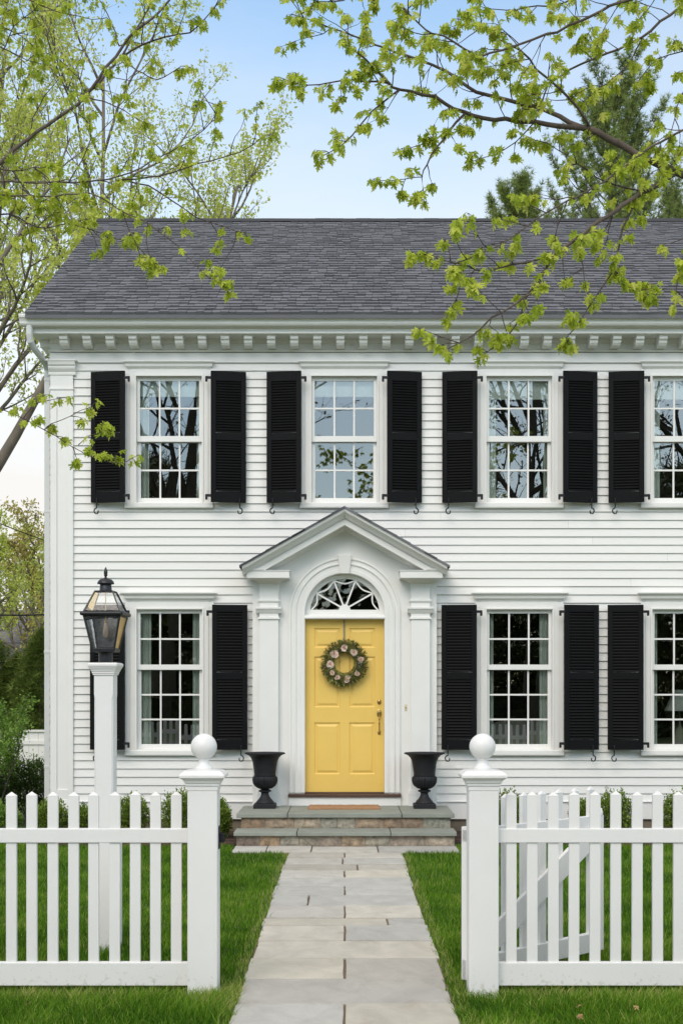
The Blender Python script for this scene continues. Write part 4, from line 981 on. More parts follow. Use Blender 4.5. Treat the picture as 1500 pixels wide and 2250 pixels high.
# hollow rim ring instead of a lid
m = MB()
for i in range(4):
    A = sq(.125, (zb1 + zr0) / 2); m.tube([A[i], A[(i + 1) % 4]], .0135, 10); m.lathe([(.001, -.013), (.010, -.010), (.0135, 0), (.010, .010), (.001, .013)], 10, A[i])
m.build('rim', M['lampblack'], lp, smooth='auto')
m = MB(); m.lathe([(.060, zr1 - .006), (.060, zr1 + .004), (.040, zr1 + .006)], square=True); m.lathe([(.040, zr1), (.036, zq(1284)), (.034, zq(1283))], 24); m.build('chimney', M['lampblack'], lp, smooth='auto')
m = MB(); m.lathe([(.034, zq(1284.5)), (.052, zq(1283.6)), (.0545, zq(1282)), (.050, zq(1278)), (.040, zq(1274)), (.022, zq(1271.5)), (.012, zq(1270)), (.007, zq(1269)), (.007, zq(1267)), (.010, zq(1265)), (.013, zq(1263.5)), (.010, zq(1262)), (.012, zq(1260)), (.0125, zq(1257)), (.009, zq(1252)), (.004, zq(1247.5)), (.001, zq(1246))], 28); m.build('finial', M['lampblack'], lp, smooth='auto')
for k in range(4):
    for (h0, z0, h1, z1) in ((b0, zb0 + .006, b1, zb1), (r0_ - .004, zr0, r1_, zr1)):
        A, B = sq(h0 - .002, z0), sq(h1 - .002, z1); m = MB(); m.add([A[k], A[(k + 1) % 4], B[(k + 1) % 4], B[k]], [(0, 1, 2, 3)]); 
        am = (k == 1 and z0 < zb1)
        o = m.build('pane', M['amber'] if am else M['lampglass'], lp)
        if am: o['label'] = 'pane on the side facing the path, yellow door reflection coloured in amber'
m = MB(); m.lathe([(.001, zq(1402)), (.010, zq(1400.5)), (.016, zq(1396)), (.0185, zq(1391)), (.017, zq(1385)), (.012, zq(1377)), (.009, zq(1371)), (.008, zq(1368))], 20); bu = m.build('bulb', M['bulb'], lp, smooth=True)
m = MB(); m.lathe([(.009, zq(1369)), (.010, zq(1366)), (.004, zq(1363))], 14); m.tube([(0, 0, zq(1364)), (0, 0, zr1)], .003, 6); m.build('bulb_socket', M['brass'], lp)
# inner reflector plate standing behind the bulb
m = MB(); zz0, zz1 = zb0 + .02, zb1 - .01
m.quadbox([(-b0 + .012, b0 - .014, zz0), (b0 - .012, b0 - .014, zz0), (b1 - .018, b1 - .022, zz1), (-b1 + .018, b1 - .022, zz1)], [(-b0 + .012, b0 - .012, zz0), (b0 - .012, b0 - .012, zz0), (b1 - .018, b1 - .020, zz1), (-b1 + .018, b1 - .020, zz1)])
m.build('back_plate', paint('seeded grey glass', (.085, .09, .085), .25, .35, 60, spec=.6), lp)

# ================================================================ WIRES
def wire(px0, py0, px1, py1, d, r, label, sag=.25):
    a, b = P(px0, py0, d), P(px1, py1, d + 3); n = 24
    pts = [a + (b - a) * i / n - np.array([0, 0, sag * 4 * (i / n) * (1 - i / n)]) for i in range(n + 1)]
    m = MB(); m.tube(pts, r, 6); tag(m.build('overhead_cable', M['wire']), label, 'cable', 'overhead cables left of the house')
wire(-400, 1285, 170, 1345, 25, .018, 'thick black overhead cable crossing in front of the pale trees left of the house')
wire(-200, 1060, 200, 1220, 27, .010, 'thin overhead cable high against the sky left of the house', .1)
wire(-300, 1404, 170, 1410, 25, .006, 'thin overhead cable crossing the grey roof left of the house', .05)

# ================================================================ NEIGHBOUR HOUSE AND BACK FENCE
nh = thing('neighbour_house', 'distant grey roofed house with white trim behind the evergreens', 'house', (-11.5, 30, 0))
m = MB(); m.quadbox([(-5, -4, 2.7), (6, -4, 2.7), (6, 1, 4.45), (-5, 1, 4.45)], [(-5, -4, 2.6), (6, -4, 2.6), (6, 1, 4.35), (-5, 1, 4.35)]); m.quadbox([(-5, 6, 2.7), (6, 6, 2.7), (6, 1, 4.45), (-5, 1, 4.45)], [(-5, 6, 2.6), (6, 6, 2.6), (6, 1, 4.35), (-5, 1, 4.35)]); m.build('roof', M['greyroof'], nh)
m = MB(); m.box(-4.7, 5.7, -3.6, 5.6, 0, 2.65); m.build('wall', M['siding'], nh)
m = MB(); m.quadbox([(-.8, -4.3, 3.5), (1.9, -4.3, 2.3), (1.9, -4.3, 2.15), (-.8, -4.3, 3.35)], [(-.8, -4.1, 3.5), (1.9, -4.1, 2.3), (1.9, -4.1, 2.15), (-.8, -4.1, 3.35)])
m.quadbox([(-.8, -4.3, 3.5), (-3.4, -4.3, 2.3), (-3.4, -4.3, 2.15), (-.8, -4.3, 3.35)], [(-.8, -4.1, 3.5), (-3.4, -4.1, 2.3), (-3.4, -4.1, 2.15), (-.8, -4.1, 3.35)])
m.add([(-3.4, -4.15, 2.2), (1.9, -4.15, 2.2), (-.8, -4.15, 3.4)], [(0, 1, 2)]); m.box(-3.2, 1.7, -4.15, -3.7, 0, 2.2); m.build('gable', M['trim'], nh)
m = MB(); yb_ = 4.6
zt_ = Z(1604, yb_)
x = -12.0
while x < XL - .5:
    m.box(x, x + .142, yb_, yb_ + .02, .03, zt_ - .03); x += .145
m.box(-12, XL - .45, yb_ - .03, yb_ + .04, zt_ - .03, zt_); m.box(-12, XL - .45, yb_ - .022, yb_, zt_ - .22, zt_ - .16); m.box(-12, XL - .45, yb_ - .022, yb_, .1, .16)
m2 = thing('board_fence', 'plain white board fence beyond the left corner of the house', 'fence')
m.build('boards', M['trim'], m2)
m = MB(); 
for x in (-5.6, -8.0, -10.4): m.box(x, x + .11, yb_ - .06, yb_ + .05, 0, zt_ + .05)
m.build('post', M['trim'], m2)
# ================================================================ FOREGROUND MAPLES
def smooth_path(pts, step=.06):
    pts = np.asarray(pts, float); n = len(pts)
    if n < 3: return pts
    out_ = []
    for i in range(n - 1):
        p0, p1, p2, p3 = pts[max(i - 1, 0)], pts[i], pts[i + 1], pts[min(i + 2, n - 1)]
        k = max(2, int(np.linalg.norm(p2 - p1) / step))
        for j in range(k):
            t = j / k; out_.append(.5 * ((2 * p1) + (-p0 + p2) * t + (2 * p0 - 5 * p1 + 4 * p2 - p3) * t * t + (-p0 + 3 * p1 - 3 * p2 + p3) * t ** 3))
    out_.append(pts[-1]); return np.array(out_)
class Maple:
    def __init__(s, root): s.root = root; s.tw = MB(); s.lp = []; s.ld = []; s.ls = []
    def cluster(s, p, d, k=5, size=.062):
        k = max(2, round(k * .8))
        p = np.asarray(p); 
        for _ in range(k):
            a = random.uniform(0, 6.283); out_ = np.array([math.cos(a), math.sin(a), 0]) * random.uniform(.4, 1) + np.asarray(d) * .5
            out_[2] -= random.uniform(.1, 1.6); out_ /= np.linalg.norm(out_)
            pe = p + out_ * random.uniform(.010, .035) + np.array([0, 0, random.uniform(0, .01)])
            s.tw.tube([p, pe], [.0012, .0008], 3)
            o2 = out_.copy(); o2[2] -= random.uniform(.2, .9)
            s.lp.append(pe); s.ld.append(o2); s.ls.append(size * random.uniform(.55, 1.15))
    def twig(s, p, d, l, size, k, r=.0035, sub=True):
        p = np.asarray(p, float); d = np.asarray(d, float) / np.linalg.norm(d); pts = [p]; n = max(3, int(l / .05))
        for i in range(n):
            d = d + np.array([random.gauss(0, .16), random.gauss(0, .16), random.gauss(.02, .14)]); d /= np.linalg.norm(d); pts.append(pts[-1] + d * l / n)
            if i >= n * .35 and random.random() < .75: s.cluster(pts[-1], d, max(2, k - 2), size)
            if sub and random.random() < .25: s.twig(pts[-1], d + rng.normal(size=3) * .7, l * .45, size, k, r * .7, False)
        s.tw.tube(pts, np.linspace(r, r * .4, len(pts)), 4); s.cluster(pts[-1], d, k + 2, size)
    def limb(s, pix, r0, r1, dens=1., size=.053, leafy=(0., 1.), twl=(.08, .3), k=5, mb=None, world=None):
        """pix: (photo px, photo py, distance) along the limb; radii in metres"""
        pts = [P(*q) for q in pix]
        if world: pts = [np.array(q, float) for q in world] + pts
        pts = smooth_path(pts); n = len(pts)
        pts[1:-1] += rng.normal(size=(n - 2, 3)) * .0035
        (mb or s.tw).tube(pts, np.linspace(r0, r1, n), 8 if r0 > .012 else 5)
        L_ = np.linalg.norm(np.diff(pts, axis=0), axis=1); cum = np.concatenate([[0], np.cumsum(L_)]); T = cum[-1]
        q = leafy[0] * T
        while q < T * leafy[1]:
            i = min(np.searchsorted(cum, q), n - 2); t = pts[i + 1] - pts[i - 1 if i else 0]; t /= np.linalg.norm(t) + 1e-9
            rr = np.cross(t, rng.normal(size=3)); rr /= np.linalg.norm(rr)
            if random.random() < .58: s.twig(pts[i], rr * .9 + t * .6, random.uniform(*twl), size, k)
            else: s.cluster(pts[i], rr, k, size)
            q += random.uniform(.04, .125) / dens
        s.cluster(pts[-1], t, k + 2, size); s.cluster(pts[-2], t, k, size)
    def finish(s):
        s.dens = 0
        s.tw.build('twigs', M['twig'], s.root, smooth=True)
        scatter('leaves', MAPLE, s.lp, s.ld, s.ls, M['maple'], s.root, roll=.6)

# right hand maple
mr_ = thing('maple_tree', 'young leaved maple reaching in over the roof from the right', 'tree', (4.2, -8.1, 0))
mt = Maple(mr_); mt_off = np.array([4.2, -8.1, 0])
def rel(m, off):           # leaves and wood are computed in world space; shift into the tree's own space
    m.tw.v = [(x - off[0], y - off[1], z - off[2]) for x, y, z in m.tw.v]; m.lp = [np.asarray(p) - off for p in m.lp]
tr = MB(); TX, TY = 4.2, -8.1
tr.tube(smooth_path([(TX + .05, TY, -.1), (TX, TY, .6), (TX - .03, TY, 2), (TX + .05, TY + .05, 3.6), (TX + .0, TY, 5.2), (TX + .15, TY, 7.5), (TX + .1, TY, 9.5)], .25), np.linspace(.17, .05, len(smooth_path([(TX + .05, TY, -.1), (TX, TY, .6), (TX - .03, TY, 2), (TX + .05, TY + .05, 3.6), (TX + .0, TY, 5.2), (TX + .15, TY, 7.5), (TX + .1, TY, 9.5)], .25))), 12)
d = 7.9
W = lambda z: [(TX, TY, z - .45), (TX - .5, TY + .0, z - .18)]
big = tr
mt.limb([(1640, 432, d), (1500, 385, d), (1405, 340, d), (1340, 305, d), (1295, 283, d)], .030, .020, .25, leafy=(.3, 1), mb=big, world=W(4.5), k=4)
mt.limb([(1295, 283, d), (1200, 272, d), (1110, 262, d), (1020, 248, d - .05), (955, 215, d - .1), (880, 195, d - .15), (855, 182, d - .2), (815, 142, d - .2), (785, 112, d - .25), (757, 85, d - .3)], .017, .004, 1.35, leafy=(.2, 1), mb=big)
mt.limb([(1295, 290, d), (1250, 267, d + .1), (1180, 235, d + .15), (1100, 215, d + .2), (1045, 200, d + .2), (1015, 180, d + .2), (975, 155, d + .25), (950, 142, d + .25), (895, 120, d + .3), (850, 105, d + .3), (800, 85, d + .3), (752, 68, d + .35), (700, 50, d + .4), (640, 30, d + .4)], .015, .003, 1.3, leafy=(.18, 1), mb=big)
mt.limb([(855, 182, d - .2), (800, 178, d - .2), (750, 175, d - .25), (700, 185, d - .3), (650, 183, d - .3), (612, 168, d - .3)], .006, .0022, 1.5, twl=(.05, .16))
mt.limb([(875, 197, d - .2), (815, 245, d - .2), (775, 295, d - .2), (745, 322, d - .2), (703, 345, d - .25)], .006, .0022, 1.3, twl=(.05, .14), leafy=(.25, 1))
mt.limb([(1020, 250, d - .1), (985, 290, d - .15), (960, 320, d - .2), (940, 360, d - .2), (928, 388, d - .2), (931, 440, d - .2)], .008, .002, .9, twl=(.05, .12))
mt.limb([(928, 388, d - .2), (890, 392, d - .2), (855, 398, d - .2), (822, 392, d - .2)], .003, .0018, 1.5, twl=(.04, .1))
mt.limb([(1005, 262, d - .1), (970, 295, d - .1), (925, 318, d - .1), (882, 325, d - .1)], .004, .002, 1.3, twl=(.04, .1), leafy=(.2, 1))
mt.limb([(1640, -60, d), (1500, 12, d), (1410, 82, d), (1360, 105, d), (1275, 140, d + .05), (1230, 165, d + .1), (1160, 203, d + .1)], .018, .005, .9, leafy=(.25, 1), world=W(6.4), mb=big)
mt.limb([(1560, -50, d - .4), (1400, -8, d - .4), (1340, 12, d - .4), (1275, 45, d - .4), (1200, 75, d - .4), (1140, 97, d - .4), (1075, 117, d - .4), (1040, 117, d - .4), (1000, 90, d - .45), (950, 72, d - .5), (920, 50, d - .5), (880, 8, d - .5)], .019, .004, 1.15, leafy=(.25, 1), world=W(6.6), mb=big)
mt.limb([(1295, 280, d), (1270, 240, d - .1), (1230, 195, d - .2), (1180, 150, d - .2), (1145, 110, d - .3), (1100, 85, d - .3), (1060, 60, d - .3), (1005, 40, d - .35)], .009, .003, 1.6, leafy=(.15, 1), mb=big)
mt.limb([(1480, 382, d), (1425, 415, d - .1), (1365, 452, d - .2), (1300, 495, d - .3), (1260, 530, d - .35), (1210, 565, d - .4), (1180, 625, d - .4), (1150, 655, d - .45), (1080, 700, d - .5), (1040, 735, d - .5), (985, 765, d - .5)], .016, .003, 1.15, size=.055, leafy=(.08, 1), mb=big)
mt.limb([(1210, 565, d - .4), (1130, 580, d - .45), (1070, 595, d - .5), (1020, 580, d - .5), (965, 567, d - .5), (932, 552, d - .5)], .006, .0025, 1.6, size=.055, twl=(.05, .16))
mt.limb([(1395, 440, d - .1), (1360, 525, d - .2), (1348, 590, d - .2), (1315, 640, d - .25), (1278, 700, d - .3), (1250, 735, d - .3), (1236, 752, d - .3)], .007, .0022, 1.1, size=.052, twl=(.04, .10))
mt.limb([(1348, 590, d - .2), (1385, 620, d - .2), (1430, 652, d - .2)], .004, .002, 1.4, twl=(.05, .12))
mt.limb([(1270, 530, d - .3), (1280, 590, d - .3), (1290, 645, d - .3)], .004, .002, 1., twl=(.05, .12))
mt.limb([(1180, 620, d - .4), (1161, 645, d - .4), (1140, 694, d - .4), (1116, 739, d - .4), (1083, 762, d - .4), (1058, 780, d - .4)], .006, .0022, 1.2, size=.05, twl=(.03, .07), k=4)
mt.limb([(1660, 235, d - .2), (1500, 285, d - .2), (1415, 332, d - .2), (1350, 380, d - .3), (1285, 420, d - .35), (1225, 452, d - .4), (1175, 485, d - .4), (1120, 525, d - .45), (1055, 556, d - .5), (1000, 578, d - .5)], .013, .003, 1.35, size=.055, leafy=(.2, 1), world=W(5.2), mb=big)
mt.limb([(1620, 400, d - .5), (1545, 470, d - .5), (1510, 540, d - .5), (1490, 600, d - .5), (1480, 665, d - .5)], .007, .0025, 1.6, twl=(.06, .18))
mt.limb([(1410, 85, d), (1385, 130, d), (1350, 170, d), (1305, 205, d)], .005, .002, 1.5, twl=(.05, .14))
mt.limb([(1205, 180, d - .1), (1185, 240, d - .1), (1150, 295, d - .1), (1085, 340, d - .1), (1032, 357, d - .1)], .005, .002, 1.1, twl=(.05, .12))
mt.limb([(1700, 60, d - .2), (1600, 130, d - .2), (1530, 160, d - .2), (1490, 230, d - .2), (1470, 310, d - .2)], .008, .002, 1.3, twl=(.05, .18))
mt.limb([(1620, 30, d + .3), (1560, 90, d + .3), (1500, 110, d + .3), (1440, 130, d + .3), (1400, 180, d + .3)], .007, .002, 1.1, twl=(.05, .18))
mt.limb([(1300, -40, d - .1), (1240, 5, d - .1), (1180, 12, d - .1), (1110, 22, d - .1), (1050, 12, d - .1)], .006, .002, 1.7, twl=(.06, .2))
mt.limb([(1000, -60, d + .1), (930, -10, d + .1), (880, 40, d + .1), (900, 80, d + .1)], .005, .002, 1.8, twl=(.06, .2))
mt.limb([(860, -60, d + .2), (800, -20, d + .2), (730, 5, d + .2), (670, -5, d + .2)], .005, .002, 1.5, twl=(.06, .16))
mt.limb([(1440, 420, d + .2), (1330, 400, d + .2), (1230, 330, d + .2), (1160, 300, d + .2)], .006, .002, 1.2, twl=(.06, .2))
tr.v = [(x - TX, y - TY, z) for x, y, z in tr.v]; tr.build('trunk', M['bark'], mr_, smooth=True)
rel(mt, mt_off); mt.finish()

# left hand maple
TX2, TY2 = -4.3, -7.3
ml_ = thing('maple_tree', 'sparsely leaved maple reaching in over the roof from the left', 'tree', (TX2, TY2, 0))
ml = Maple(ml_); tr = MB(); big = tr
tp = smooth_path([(TX2 - .1, TY2, -.1), (TX2, TY2, 1.2), (TX2 + .05, TY2, 3), (TX2 - .05, TY2, 4.6), (TX2 - .15, TY2, 6.5), (TX2 - .1, TY2, 9)], .25)
tr.tube(tp, np.linspace(.19, .06, len(tp)), 12)
W2 = lambda z: [(TX2, TY2, z - .5), (TX2 + .4, TY2, z - .2)]
d = 8.7; s_ = .042
ml.limb([(-140, 440, d), (-40, 385, d), (0, 357, d), (30, 330, d), (65, 300, d), (125, 260, d), (170, 225, d), (200, 190, d), (235, 145, d), (270, 100, d), (300, 65, d), (340, 35, d), (370, 2, d), (400, -40, d)], .024, .007, .5, s_, (.3, 1), mb=big, world=W2(4.6))
ml.limb([(190, 207, d), (240, 155, d + .1), (272, 115, d + .1), (295, 70, d + .1), (320, 30, d + .1), (340, -10, d + .1)], .010, .004, 1.1, s_, mb=big)
ml.limb([(275, 120, d), (335, 87, d - .1), (415, 70, d - .1), (450, 40, d - .1), (485, -2, d - .1)], .007, .003, 1.3, s_)
ml.limb([(262, 100, d), (245, 50, d + .1), (220, 0, d + .1), (205, -30, d + .1)], .005, .002, .9, s_)
ml.limb([(270, 135, d), (325, 167, d - .2), (360, 170, d - .2), (400, 145, d - .2), (425, 150, d - .2)], .005, .002, .9, s_, twl=(.05, .14))
ml.limb([(190, 212, d), (250, 230, d), (290, 255, d), (332, 272, d)], .005, .002, .9, s_, twl=(.05, .16))
ml.limb([(-80, -30, d), (0, -12, d), (65, 0, d), (125, 25, d), (200, 40, d), (235, 37, d)], .006, .002, .8, s_)
ml.limb([(-80, 60, d), (0, 102, d), (60, 130, d), (120, 145, d)], .006, .002, 1.1, s_)
ml.limb([(-60, 140, d), (0, 120, d), (30, 60, d), (75, 20, d), (90, -20, d)], .006, .002, 1.5, s_)
ml.limb([(-60, 30, d + .2), (10, 60, d + .2), (50, 80, d + .2), (80, 110, d + .2)], .006, .002, 1.6, s_)
ml.limb([(-120, 380, d - .3), (0, 398, d - .3), (100, 400, d - .3), (185, 398, d - .3), (260, 390, d - .3), (310, 365, d - .3), (370, 335, d - .3), (430, 300, d - .3), (475, 250, d - .3), (483, 220, d - .3)], .014, .0025, 1.0, s_, (.15, 1), mb=big, world=W2(4.5))
ml.limb([(260, 395, d - .3), (350, 385, d - .4), (435, 360, d - .4), (525, 335, d - .4), (575, 300, d - .4), (595, 293, d - .4)], .006, .002, 1.0, s_)
ml.limb([(260, 393, d - .3), (325, 408, d - .2), (380, 440, d - .2), (435, 478, d - .2), (490, 497, d - .2), (538, 512, d - .2)], .006, .0022, .9, .048)
ml.limb([(-120, 430, d - .6), (0, 428, d - .6), (90, 430, d - .6), (195, 425, d - .6), (240, 445, d - .6), (280, 470, d - .6), (325, 488, d - .6), (370, 522, d - .6), (415, 565, d - .6), (460, 612, d - .6), (500, 615, d - .6)], .012, .0022, .65, .05, (.2, 1), mb=big, world=W2(4.2), twl=(.05, .16))
ml.limb([(270, 465, d - .6), (285, 515, d - .6), (320, 560, d - .6), (350, 582, d - .6)], .004, .002, .9, .05, twl=(.04, .12))
ml.limb([(50, 415, d - .4), (125, 480, d - .4), (200, 505, d - .4), (248, 522, d - .4), (285, 530, d - .4)], .005, .002, .9, .05, twl=(.05, .14))
ml.limb([(325, 488, d - .6), (322, 530, d - .6), (335, 590, d - .6)], .003, .002, .8, .05, twl=(.04, .1))
ml.limb([(60, 320, d + .1), (80, 240, d + .1), (115, 190, d + .1), (150, 150, d + .1)], .005, .002, 1., s_)
ml.limb([(150, 400, d - .3), (180, 350, d - .2), (200, 300, d - .2), (195, 250, d - .2)], .005, .002, .8, s_)
ml.limb([(-40, 480, d - .5), (20, 470, d - .5), (80, 500, d - .5), (150, 490, d - .5), (190, 480, d - .5)], .006, .002, 1.3, .046)
ml.limb([(-60, 360, d - .5), (0, 370, d - .5), (50, 375, d - .5), (90, 360, d - .5)], .006, .002, 1.5, .052)
d2 = 8.5
ml.limb([(-150, 830, d2), (-30, 885, d2), (0, 896, d2), (52, 920, d2), (100, 944, d2), (144, 972, d2), (176, 992, d2), (212, 1008, d2), (248, 1018, d2), (276, 1014, d2), (303, 1000, d2)], .006, .002, .95, .05, (.35, 1), world=[(TX2, TY2, 2.9), (TX2 + .3, TY2, 3.1)], twl=(.04, .10), k=4)
ml.limb([(100, 940, d2), (135, 922, d2), (176, 905, d2), (212, 882, d2)], .003, .0018, .8, .05, twl=(.04, .1), k=4, leafy=(.4, 1))
ml.limb([(172, 978, d2), (200, 956, d2), (242, 942, d2)], .003, .0018, .8, .052, twl=(.04, .08), k=4, leafy=(.4, 1))
ml.limb([(52, 918, d2), (75, 890, d2), (110, 880, d2), (150, 872, d2)], .003, .0018, .9, .048, twl=(.04, .1), k=4, leafy=(.3, 1))
tr.v = [(x - TX2, y - TY2, z) for x, y, z in tr.v]; tr.build('trunk', M['bark'], ml_, smooth=True)
rel(ml, np.array([TX2, TY2, 0])); ml.finish()

# ================================================================ GENERIC TREES
def grow(name, label, cat, base, height, r0, mat_leaf, bark, seed, levels=3, nl=(9, 7, 6), spread=.75, leaf=.07, per=10, start=.25, lens=(.45, .45, .4), lean=(0, 0), up=.12, group=None, leafjit=.14, tmpl=None, forks=None):
    st = random.getstate(); random.seed(seed); r2 = np.random.default_rng(seed)
    root = thing(name, label, cat, base, 0, group); wood = MB(); pos = []; dr = []
    def seg(p, d, L_, r, lv, n=None):
        n = n or (9 if lv == 0 else 6 if lv == 1 else 4); pts = [p]; dd = d / np.linalg.norm(d)
        for i in range(n):
            dd = dd + r2.normal(size=3) * (.045 if lv == 0 else .15) + np.array([0, 0, up * (.3 if lv == 0 else 1)]); dd /= np.linalg.norm(dd); pts.append(pts[-1] + dd * L_ / n)
        pts = np.array(pts); wood.tube(pts, np.linspace(r, r * (.25 if lv == 0 else .3), n + 1), (10, 6, 4, 3)[min(lv, 3)])
        if lv == levels:
            for _ in range(per): t = r2.random() ** .6 * (n - .01); i = int(t); pos.append(pts[i] + (pts[i + 1] - pts[i]) * (t - i) + r2.normal(size=3) * leafjit * .5); dr.append(r2.normal(size=3) + np.array([0, 0, -.3]))
            return
        cnt = nl[lv]
        for k in range(cnt):
            t = (start if lv == 0 else .2) + (1 - (start if lv == 0 else .2)) * (k + r2.random() * .8) / cnt; t = min(t, .98) * n; i = int(t); q = pts[i] + (pts[i + 1] - pts[i]) * (t - i)
            a = k * 2.4 + r2.random() * 1.2; ax = pts[i + 1] - pts[i]; ax /= np.linalg.norm(ax); u = np.cross(ax, [0.3, .1, 1.]); u = u / (np.linalg.norm(u) + 1e-9); v = np.cross(ax, u)
            side = u * math.cos(a) + v * math.sin(a); sp = spread * r2.uniform(.7, 1.3); nd = ax * math.cos(sp) + side * math.sin(sp)
            fr = t / n; ll = L_ * lens[lv] * (1.15 - .55 * fr) * r2.uniform(.75, 1.2)
            seg(q, nd, ll, max(.003, r * (.48 - .22 * fr)), lv + 1)
    b = np.array([0, 0, -.05])
    seg(b, np.array([lean[0], lean[1], 1.]), height, r0, 0)
    for f in (forks or []): seg(np.array(f[0], float), np.array(f[1], float), f[2], f[3], 0 if len(f) < 5 else f[4])
    wood.build('trunk', bark, root, smooth=True)
    scatter('crown', tmpl or SIMPLE, pos, dr, r2.uniform(.6, 1.2, len(pos)) * leaf, mat_leaf, root)
    random.setstate(st); return root
def at(px, d): return ((px - 757) / F * d, d - D, 0)
bgG = 'spring trees behind the house'
b = at(25, 22.5)
grow('spring_tree', 'forked tree with bare dark limbs and fresh leaves beside the house corner', 'tree', (-6.55, b[1], 0), 11.5, .15, M['bgleaf'], M['bgbark'], 11, nl=(13, 8, 7), leaf=.085, per=11, spread=.6, start=.44, lens=(.30, .42, .4), lean=(.10, 0), group=bgG,
     forks=[((.62, 0, 5.0), (.62, 0, 1), 4.6, .10, 0), ((.50, 0, 4.2), (-.35, .3, 1), 4.6, .08, 0)])
b = at(185, 29)
grow('spring_tree', 'fine twigged pale green tree rising above the left end of the roof', 'tree', b, 15.3, .12, M['bgleaf'], M['bgbark'], 12, nl=(15, 9, 7), leaf=.09, per=13, spread=.6, start=.42, lens=(.36, .42, .38), group=bgG)
b = at(330, 33)
grow('spring_tree', 'low pale green tree topping the ridge left of centre', 'tree', b, 14.0, .11, M['bgleaf'], M['bgbark'], 13, nl=(14, 8, 7), leaf=.10, per=11, spread=.6, start=.45, lens=(.34, .42, .38), group=bgG)
b = at(440, 35)
grow('spring_tree', 'small thin crowned tree whose wisps end the row above the ridge', 'tree', b, 12.2, .08, M['bgleaf'], M['bgbark'], 14, nl=(12, 7, 6), leaf=.095, per=9, spread=.65, start=.6, lens=(.30, .42, .36), group=bgG)
b = at(-25, 31)
grow('spring_tree', 'tall dense pale green tree at the upper left edge', 'tree', b, 16.6, .14, M['bgleaf'], M['bgbark'], 15, nl=(16, 10, 8), leaf=.105, per=13, spread=.6, start=.35, lens=(.36, .42, .38), lean=(.05, 0), group=bgG)
b = at(60, 42)
grow('budding_tree', 'yellow orange budding tree left of the house above the grey roof', 'tree', b, 6.3, .16, M['budleaf'], M['bgbark'], 16, nl=(14, 9, 7), leaf=.12, per=12, spread=.7, start=.2, lens=(.5, .42, .38), group='budding trees left of the house')
b = at(-20, 36)
grow('spring_tree', 'bright green tree behind the cable at the left edge', 'tree', b, 5.2, .14, M['bgleaf'], M['bgbark'], 17, nl=(13, 8, 7), leaf=.10, per=12, spread=.8, start=.25, lens=(.55, .42, .38), group=bgG)
b = at(95, 33)
grow('spring_tree', 'small open green tree in front of the grey roof beside the house', 'tree', b, 4.3, .09, M['bgleaf'], M['bgbark'], 18, nl=(12, 7, 6), leaf=.085, per=6, spread=.6, start=.6, lens=(.5, .42, .38), group=bgG)

# pines
def pine(label, base, height, seed, wid=.34, nb=46, z0=.25):
    st = random.getstate(); random.seed(seed); r2 = np.random.default_rng(seed)
    root = thing('pine_tree', label, 'tree', base, 0, 'pines behind the right side of the roof'); wood = MB(); pos = []; dr = []
    pts = [np.array([0, 0, -.1])]
    for i in range(12): pts.append(pts[-1] + np.array([random.gauss(0, .06), random.gauss(0, .06), (height + .1) / 12]))
    wood.tube(pts, np.linspace(.22, .03, 13), 8)
    for k in range(nb):
        f = z0 + (1 - z0) * (k / nb) ** .9; i = min(11, int(f * 12)); p = pts[i] + (pts[i + 1] - pts[i]) * (f * 12 - i)
        a = k * 2.4 + random.uniform(-.3, .3); L_ = height * wid * (1.12 - f) ** .62 * random.uniform(.6, 1.15); dd = np.array([math.cos(a), math.sin(a), random.uniform(.05, .35) + .7 * f]); dd /= np.linalg.norm(dd)
        q = [p]; n = 7
        for j in range(n): dd = dd + np.array([0, 0, .11]) + r2.normal(size=3) * .05; dd /= np.linalg.norm(dd); q.append(q[-1] + dd * L_ / n)
        wood.tube(q, np.linspace(.045 * (1.1 - f) + .01, .006, n + 1), 4)
        for j in range(2, n + 1):
            for _ in range(4 if j < n else 5):
                sd = np.cross(dd, [0, 0, 1.]); sd /= np.linalg.norm(sd); tw_ = dd * random.uniform(.3, 1) + sd * random.uniform(-1, 1) + np.array([0, 0, random.uniform(.1, .8)]); tw_ /= np.linalg.norm(tw_); l = random.uniform(.25, .6) * (L_ / 2.2) ** .4
                wood.tube([q[j], q[j] + tw_ * l], [.007, .003], 3)
                for t in np.linspace(.25, 1, 6):
                    pos.append(q[j] + tw_ * l * t + r2.normal(size=3) * .03); dr.append(tw_ + r2.normal(size=3) * .35)
    wood.build('trunk', M['pinebark'], root, smooth=True)
    scatter('crown', TUFT, pos, dr, r2.uniform(.09, .17, len(pos)), M['pine'], root); random.setstate(st)
pine('tall white pine standing behind the roof right of centre', at(1325, 33), 15.7, 21, .29, 90, .32)
pine('lower pine bough shape to the left of the tall pine above the ridge', at(1110, 32), 13.1, 22, .20, 46, .5)
pine('dark pine behind the roof at the right edge', at(1490, 36), 14.2, 23, .22, 70, .35)
pine('short pine showing between the tall pines above the ridge', at(1395, 38), 13.4, 24, .2, 55, .4)

